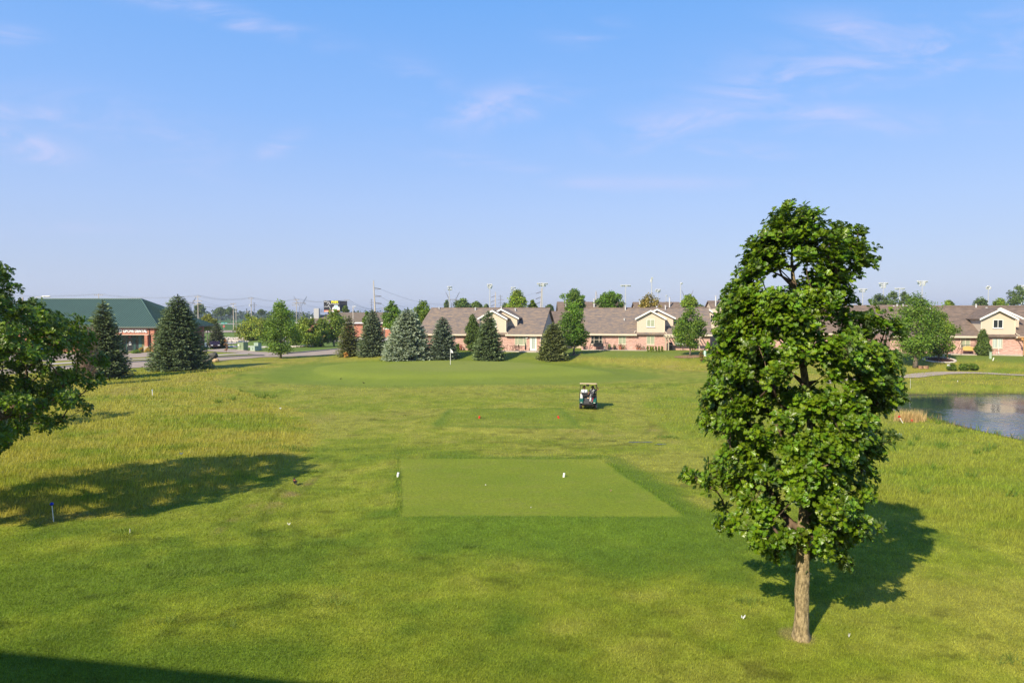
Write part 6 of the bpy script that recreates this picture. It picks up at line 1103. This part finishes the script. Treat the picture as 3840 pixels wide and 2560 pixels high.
b = MB(); b.box((0, .0, 1.76), (1.22, 1.50, .07), rx=-.10); b.build('roof', M_roofc, cart, bevel=.03)
for s_ in (-1, 1):
    b = MB(); b.tube([(s_*.56, -.72, 1.73), (s_*.60, -.80, 1.1), (s_*.62, -.86, .60)], .022, 7); b.build('roof_strut', M_dark, cart); b = MB(); b.tube([(s_*.53, .78, 1.73), (s_*.50, .95, .95), (s_*.48, 1.0, .72)], .020, 7); b.build('roof_strut', M_dark, cart)
b = MB(); b.box((-.07, .1, 1.63), (.22, .04, .15)); b.build('rear_view_mirror', M_steel, cart); b = MB(); b.tube([(.27, .60, .80), (.27, .42, 1.02)], .02, 6); 
b.tube([(.27+.17*cos(a), .40+.06*sin(a), 1.04+.15*sin(a)) for a in np.linspace(0, 2*pi, 19)], .014, 5); b.build('steering_wheel', M_black, cart); b = MB(); b.prism([(.60, .78), (.55, .98), (.80, 1.0), (1.0, .76)], 'x', -.5, .5); b.build('dashboard', M_black, cart)
for sx_, y_ in ((-.52, -.82), (.52, -.82), (-.49, .85), (.49, .85)):
    s_ = 1 if sx_ > 0 else -1; b = MB(); b.tube([(sx_-.10, y_, .23), (sx_-.08, y_, .23), (sx_+.08, y_, .23), (sx_+.10, y_, .23)], [.19, .23, .23, .19], 18); wv = b.build('wheel', M_tyre, cart); b = MB(); b.tube([(sx_+s_*.07, y_, .23), (sx_+s_*.108, y_, .23)], [.14, .12], 12); b.build('rim', M_pale, wv)
for s_ in (-.36, .36): b = MB(); b.tube([(s_, -1.0, .30), (s_*.7, -.9, .26)], .03, 6); b.bx(s_-.05, s_+.05, -1.19, -1.0, .27, .34); b.build('suspension', mat('rusty_steel', (.25, .15, .10), .7), cart)
b = MB(); b.bx(-.06, .08, -1.0, -.95, .80, .86); b.build('number_plate', mat('plate_tan', (.62, .42, .25), .6), cart)
for s_ in (-.46, .46): b = MB(); b.bx(s_-.06, s_+.06, -1.215, -1.19, .50, .54); b.build('tail_light', M_lampwhite, cart)
def cpt(x, y, z): v = Matrix.Rotation(CR, 3, 'Z') @ Vector((x, y, z)); return q+v
# golf bag
bag = thing('golf_bag', 'white and black golf bag full of clubs strapped on the cart back', 'golf bag', cpt(.24, -1.08, .46), CR+.05)
M_bagw = mat('bag_white', (.48, .47, .49), .6); M_bagr = mat('bag_red', (.35, .03, .06), .6)
b = MB(); b.tube([(0, -.02, -.02), (0, 0, .06), (.03, .12, .62), (.04, .15, .70)], [.13, .14, .125, .13], 14); b.build('bag_body', M_black, bag, True); b = MB(); b.tube([(-.06, -.07, .14), (-.03, .02, .42)], [.09, .075], 10); b.build('pocket', M_bagw, bag, True); b = MB(); b.tube([(.09, -.08, .10), (.10, .02, .40)], [.07, .05], 8); b.build('pocket', M_bagr, bag, True)
b = MB(); b.tube([(-.10, .0, .45), (-.02, -.02, .68)], .022, 6); b.tube([(.05, .0, .30), (.07, .02, .66)], .02, 6); b.build('strap', M_bagw, bag); b = MB(); b.tube([(0, -.165, .10), (0, -.14, .10)], .03, 8); b.build('emblem', M_bagw, bag)
r4 = random.Random(2)
for k in range(9):
    a = 2*pi*k/9; x_, y_ = .05+.075*cos(a), .16+.075*sin(a); L_ = r4.uniform(.82, .98); b = MB(); b.tube([(x_, y_, .55), (x_*1.5, y_+.03, L_)], .007, 5); sh = b.build('club_shaft', M_steel, bag); b = MB()
    if k % 3 == 0: b.ball((x_*1.5+.03, y_+.03, L_+.04), .062, 10, 7, sc=(1.1, .8, 1)); b.build('head_cover', M_black, sh, True)
    else: b.box((x_*1.5+.02, y_+.03, L_+.02), (.075, .02, .055), ry=.4); b.build('club_head', M_pale, sh)
bag2 = None
b = MB(); b.prism([(-.13, 0), (.06, .0), (.04, .20), (-.03, .32), (-.12, .34)], 'y', -.02, .05); o = b.build('towel', mat('towel_white', (.60, .59, .60), .9), bevel=.02); o.location = cpt(-.43, -.92, .79); o.rotation_euler = (0, 0, CR); tag(o, 'white towel hanging over the left rear of the golf cart', 'towel')
# people
M_skin = mat('skin', (.48, .25, .16), .55); M_skin2 = mat('skin_tanned', (.38, .17, .10), .55); M_shirtw = mat('white_shirt', (.58, .61, .66), .85); M_shirtn = mat('navy_shirt', (.008, .010, .028), .85); M_hair = mat('dark_hair', (.02, .012, .008), .7); M_khaki = mat('khaki_cloth', (.30, .25, .18), .9); M_darkcloth = mat('dark_cloth', (.03, .03, .035), .9)
def skinned(name, J, E, mats, parent, levels=2):
    me = bpy.data.meshes.new(name+'_base'); names = list(J); me.from_pydata([J[n][0] for n in names], [], []); bm = bmesh.new(); bm.from_mesh(me); bm.verts.ensure_lookup_table()
    for a, c in E: bm.edges.new((bm.verts[names.index(a)], bm.verts[names.index(c)]))
    bm.to_mesh(me); bm.free(); o = bpy.data.objects.new(name+'_base', me); C.objects.link(o); m = o.modifiers.new('skin', 'SKIN'); m.use_smooth_shade = True
    for i, n in enumerate(names): r = J[n][1]; me.skin_vertices[0].data[i].radius = r if isinstance(r, tuple) else (r, r); me.skin_vertices[0].data[i].use_root = (i == 0)
    s_ = o.modifiers.new('sub', 'SUBSURF'); s_.levels = levels; s_.render_levels = levels
    dg = bpy.context.evaluated_depsgraph_get(); dg.update(); nm = bpy.data.meshes.new_from_object(o.evaluated_get(dg)); bpy.data.objects.remove(o); nm.materials.clear()
    for m in mats: nm.materials.append(m)
    segs = [(Vector(J[a][0]), Vector(J[c][0]), J[c][2]) for a, c in E]
    for p in nm.polygons:
        c = p.center; best = None; bd = 1e9
        for a, e_, mi in segs:
            d_ = e_-a; t = max(0, min(1, (c-a).dot(d_)/max(1e-9, d_.dot(d_)))); dd = (c-a-d_*t).length
            if dd < bd: bd = dd; best = mi
        p.material_index = best; p.use_smooth = True
    out_ = bpy.data.objects.new(name, nm); C.objects.link(out_); out_.parent = parent; return out_
def fingers(J, E, hand, pos, d, side, mi, curl=(0, 0, -1)):
    d = Vector(d).normalized(); side = Vector(side).normalized(); cu = Vector(curl)
    for k, (o_, l) in enumerate([(-.030, .062), (-.010, .072), (.010, .068), (.030, .052)]):
        a = Vector(pos)+d*.05+side*o_; m_ = a+d*l*.55+cu*.006; t = m_+d*l*.25+cu*l*.45; J[f'{hand}f{k}a'] = (tuple(a), .011, mi); J[f'{hand}f{k}b'] = (tuple(m_), .009, mi); J[f'{hand}f{k}c'] = (tuple(t), .008, mi); E += [(hand, f'{hand}f{k}a'), (f'{hand}f{k}a', f'{hand}f{k}b'), (f'{hand}f{k}b', f'{hand}f{k}c')]
    a = Vector(pos)-side*.035+d*.01; t = a-side*.025+d*.035+cu*.02; J[hand+'ta'] = (tuple(a), .012, mi); J[hand+'tb'] = (tuple(t), .009, mi); E += [(hand, hand+'ta'), (hand+'ta', hand+'tb')]
def person(label, x0, shirt, skin, pants, face, up, hairm, sc=1):
    # sits on the cart seat facing forward (+y); face = direction the head looks to
    e = thing('person', label, 'person', cpt(x0, -.10, .80), CR, None, sc); fv = Vector(face).normalized(); fs = Vector((-fv.y, fv.x, 0))
    J = {'pelvis': ((0, 0, .07), (.15, .11), 2), 'waist': ((0, -.02, .20), (.135, .10), 1), 'chest': ((0, -.01, .40), (.165, .11), 1), 'neckb': ((0, .0, .53), (.075, .065), 1), 'neck': ((0, .01, .57), .052, 0), 'jaw': (tuple(Vector((0, .01, .635))+fv*.025), (.062, .068), 0), 'head': ((0, .01, .71), (.078, .092), 0), 'crown': ((0, .01, .775), (.058, .065), 0),
         'nose': (tuple(Vector((0, .01, .675))+fv*.105), .012, 0), 'chin': (tuple(Vector((0, .01, .615))+fv*.075), .020, 0)}
    E = [('pelvis', 'waist'), ('waist', 'chest'), ('chest', 'neckb'), ('neckb', 'neck'), ('neck', 'jaw'), ('jaw', 'head'), ('head', 'crown'), ('head', 'nose'), ('jaw', 'chin')]
    for s_, n in ((-1, 'l'), (1, 'r')):
        J[n+'ear'] = (tuple(Vector((0, .01, .685))+fs*s_*.085), .012, 0); E.append(('head', n+'ear'))
        J[n+'sh'] = ((s_*.185, -.01, .485), .068, 1); el, wr, hd, dr, cu = up[n]; J[n+'el0'] = (tuple(Vector((s_*.185, -.01, .485)).lerp(Vector(el), .72)), .052, 1); J[n+'el'] = (el, .043, 0); J[n+'wr'] = (wr, .030, 0); J[n+'hd'] = (hd, (.040, .026), 0); E += [('chest', n+'sh'), (n+'sh', n+'el0'), (n+'el0', n+'el'), (n+'el', n+'wr'), (n+'wr', n+'hd')]; fingers(J, E, n+'hd', hd, dr, (1, 0, 0) if abs(dr[0]) < .7 else (0, 1, 0), 0, cu)
        J[n+'hip'] = ((s_*.10, .03, .06), .095, 2); J[n+'kn'] = ((s_*.14, .46, .06), .062, 2); J[n+'kn2'] = ((s_*.14, .48, .0), .055, 2); J[n+'an'] = ((s_*.13, .50, -.36), .040, 0); J[n+'heel'] = ((s_*.13, .47, -.40), .042, 3); J[n+'toe'] = ((s_*.14, .68, -.41), .038, 3)
        E += [('pelvis', n+'hip'), (n+'hip', n+'kn'), (n+'kn', n+'kn2'), (n+'kn2', n+'an'), (n+'an', n+'heel'), (n+'heel', n+'toe')]
    skinned('body', J, E, [skin, shirt, pants, M_white], e)
    hc = Vector((0, .01, .715)); b = MB(); b.ball(tuple(hc-fv*.022+Vector((0, 0, .012))), .106, 14, 9, sc=(1, 1, 1.02)); 
    bm_ = [v for v in b.v]; b.v = [tuple(Vector(v) if (Vector(v)-hc).dot(fv) < .045 or v[2] > .775 else Vector(v)-fv*.06) for v in b.v]; b.build('hair', hairm, e, True)
    b = MB(); 
    for s_ in (-1, 1): c_ = Vector((0, .01, .695))+fv*.092+fs*s_*.034; b.ball(tuple(c_), .027, 8, 5, sc=(1, 1, .7))
    b.tube([tuple(Vector((0, .01, .698))+fs*.085), tuple(Vector((0, .01, .698))+fv*.095+fs*.06), tuple(Vector((0, .01, .698))+fv*.095-fs*.06), tuple(Vector((0, .01, .698))-fs*.085)], .006, 5); b.build('sunglasses', M_black, e)
    b = MB(); b.box(tuple(Vector((0, .01, .640))+fv*.093), (.04, .012, .010), rz=atan2(fv.x, -fv.y)*-1); b.build('mouth', mat('lips', (.30, .09, .07), .6), e)
    return e
pl_ = person('passenger in a white shirt with dark hair and sunglasses, looking back from the left seat', -.30, M_shirtw, M_skin, M_khaki, (.55, -.83, 0), {'l': ((-.25, .10, .24), (-.16, .33, .20), (-.13, .40, .18), (.2, 1, -.1), (0, 0, -1)), 'r': ((.24, .05, .26), (.14, .30, .20), (.10, .36, .19), (-.2, 1, -.1), (0, 0, -1))}, M_hair)
b = MB(); b.tube([(0, .06, .70), (-.06, .13, .66), (-.08, .14, .55)], [.045, .04, .015], 8); b.build('ponytail', M_hair, pl_, True)
dr_ = person('driver in a navy shirt and dark cap, one arm raised to hold the cart roof', .30, M_shirtn, M_skin2, M_darkcloth, (-.15, -.99, 0), {'r': ((.42, -.08, .56), (.30, -.30, .83), (.275, -.38, .91), (-.25, -.4, 1), (-.6, .3, 0)), 'l': ((-.26, -.14, .30), (-.28, -.30, .285), (-.28, -.36, .28), (-.2, -1, -.1), (0, -.2, -1))}, M_hair)
b = MB(); b.ball((0, .015, .745), .116, 14, 8, sc=(1, 1, .72)); b.tube([(0, .01, .74), (-.01, .10, .74)], .06, 8); b.build('cap', mat('black_cap', (.012, .012, .015), .8), dr_, True); b = MB(); b.box((-.01, -.108, .735), (.12, .02, .018)); b.build('cap_strap', mat('grey_band', (.35, .36, .38), .7), dr_)
# ---- robin
def bird(label, px, py, sc, rz, breast, up=.0):
    e = thing('bird', label, 'bird', G(px, py)+Vector((0, 0, 0)), rz, None, sc)
    J = {'body': ((0, 0, .10), (.045, .05), 0), 'breast': ((.045, 0, .125), (.042, .045), 1), 'neck': ((.06, 0, .165), .028, 0), 'head': ((.07, 0, .19), .026, 0), 'beak': ((.105, 0, .188), .005, 0), 'rump': ((-.06, 0, .075), .028, 0), 'tail': ((-.15, 0, .05), (.018, .006), 0)}
    E = [('body', 'breast'), ('breast', 'neck'), ('neck', 'head'), ('head', 'beak'), ('body', 'rump'), ('rump', 'tail')]; dk = mat('bird_grey_brown', (.035, .028, .024), .8)
    skinned('body', J, E, [dk, breast], e); 
    for s_ in (-1, 1):
        b = MB(); b.tube([(.0, s_*.02, .07), (.012, s_*.022, .0), (.04, s_*.022, .0)], .0035, 5); b.build('leg', mat('bird_leg', (.15, .10, .05), .7), e); b = MB(); b.ball((-.02, s_*.042, .115), .045, 10, 6, sc=(1.7, .25, .75)); b.build('wing', dk, e, True)
bird('robin with an orange breast standing on the worn grass left of the near tee box', 1106, 1818, 1.35, R(125), mat('robin_breast', (.45, .12, .03), .8))
bird('dark bird standing on the slope in front of the green', 1363, 1438, .9, R(200), mat('dark_breast', (.06, .05, .04), .8)); bird('second dark bird farther left before the green apron', 1278, 1422, .8, R(20), MATS['dark_breast'])
# ------------------------------------------------------------------ air
b = MB(); b.bx(-8200, 8200, -8200, 8200, -3, 60); hzo = b.build('haze', bpy.data.materials.new('haze_air')); m = hzo.data.materials[0]; m.use_nodes = True; t = m.node_tree; t.nodes.clear()
o_ = t.nodes.new('ShaderNodeOutputMaterial'); v_ = t.nodes.new('ShaderNodeVolumePrincipled'); v_.inputs['Color'].default_value = (.80, .87, 1.0, 1); v_.inputs['Density'].default_value = HAZE = .0002; v_.inputs['Anisotropy'].default_value = .2; t.links.new(v_.outputs[0], o_.inputs['Volume']); tag(hzo, 'thin even summer haze in the air over the whole course', 'haze', None, 'stuff')
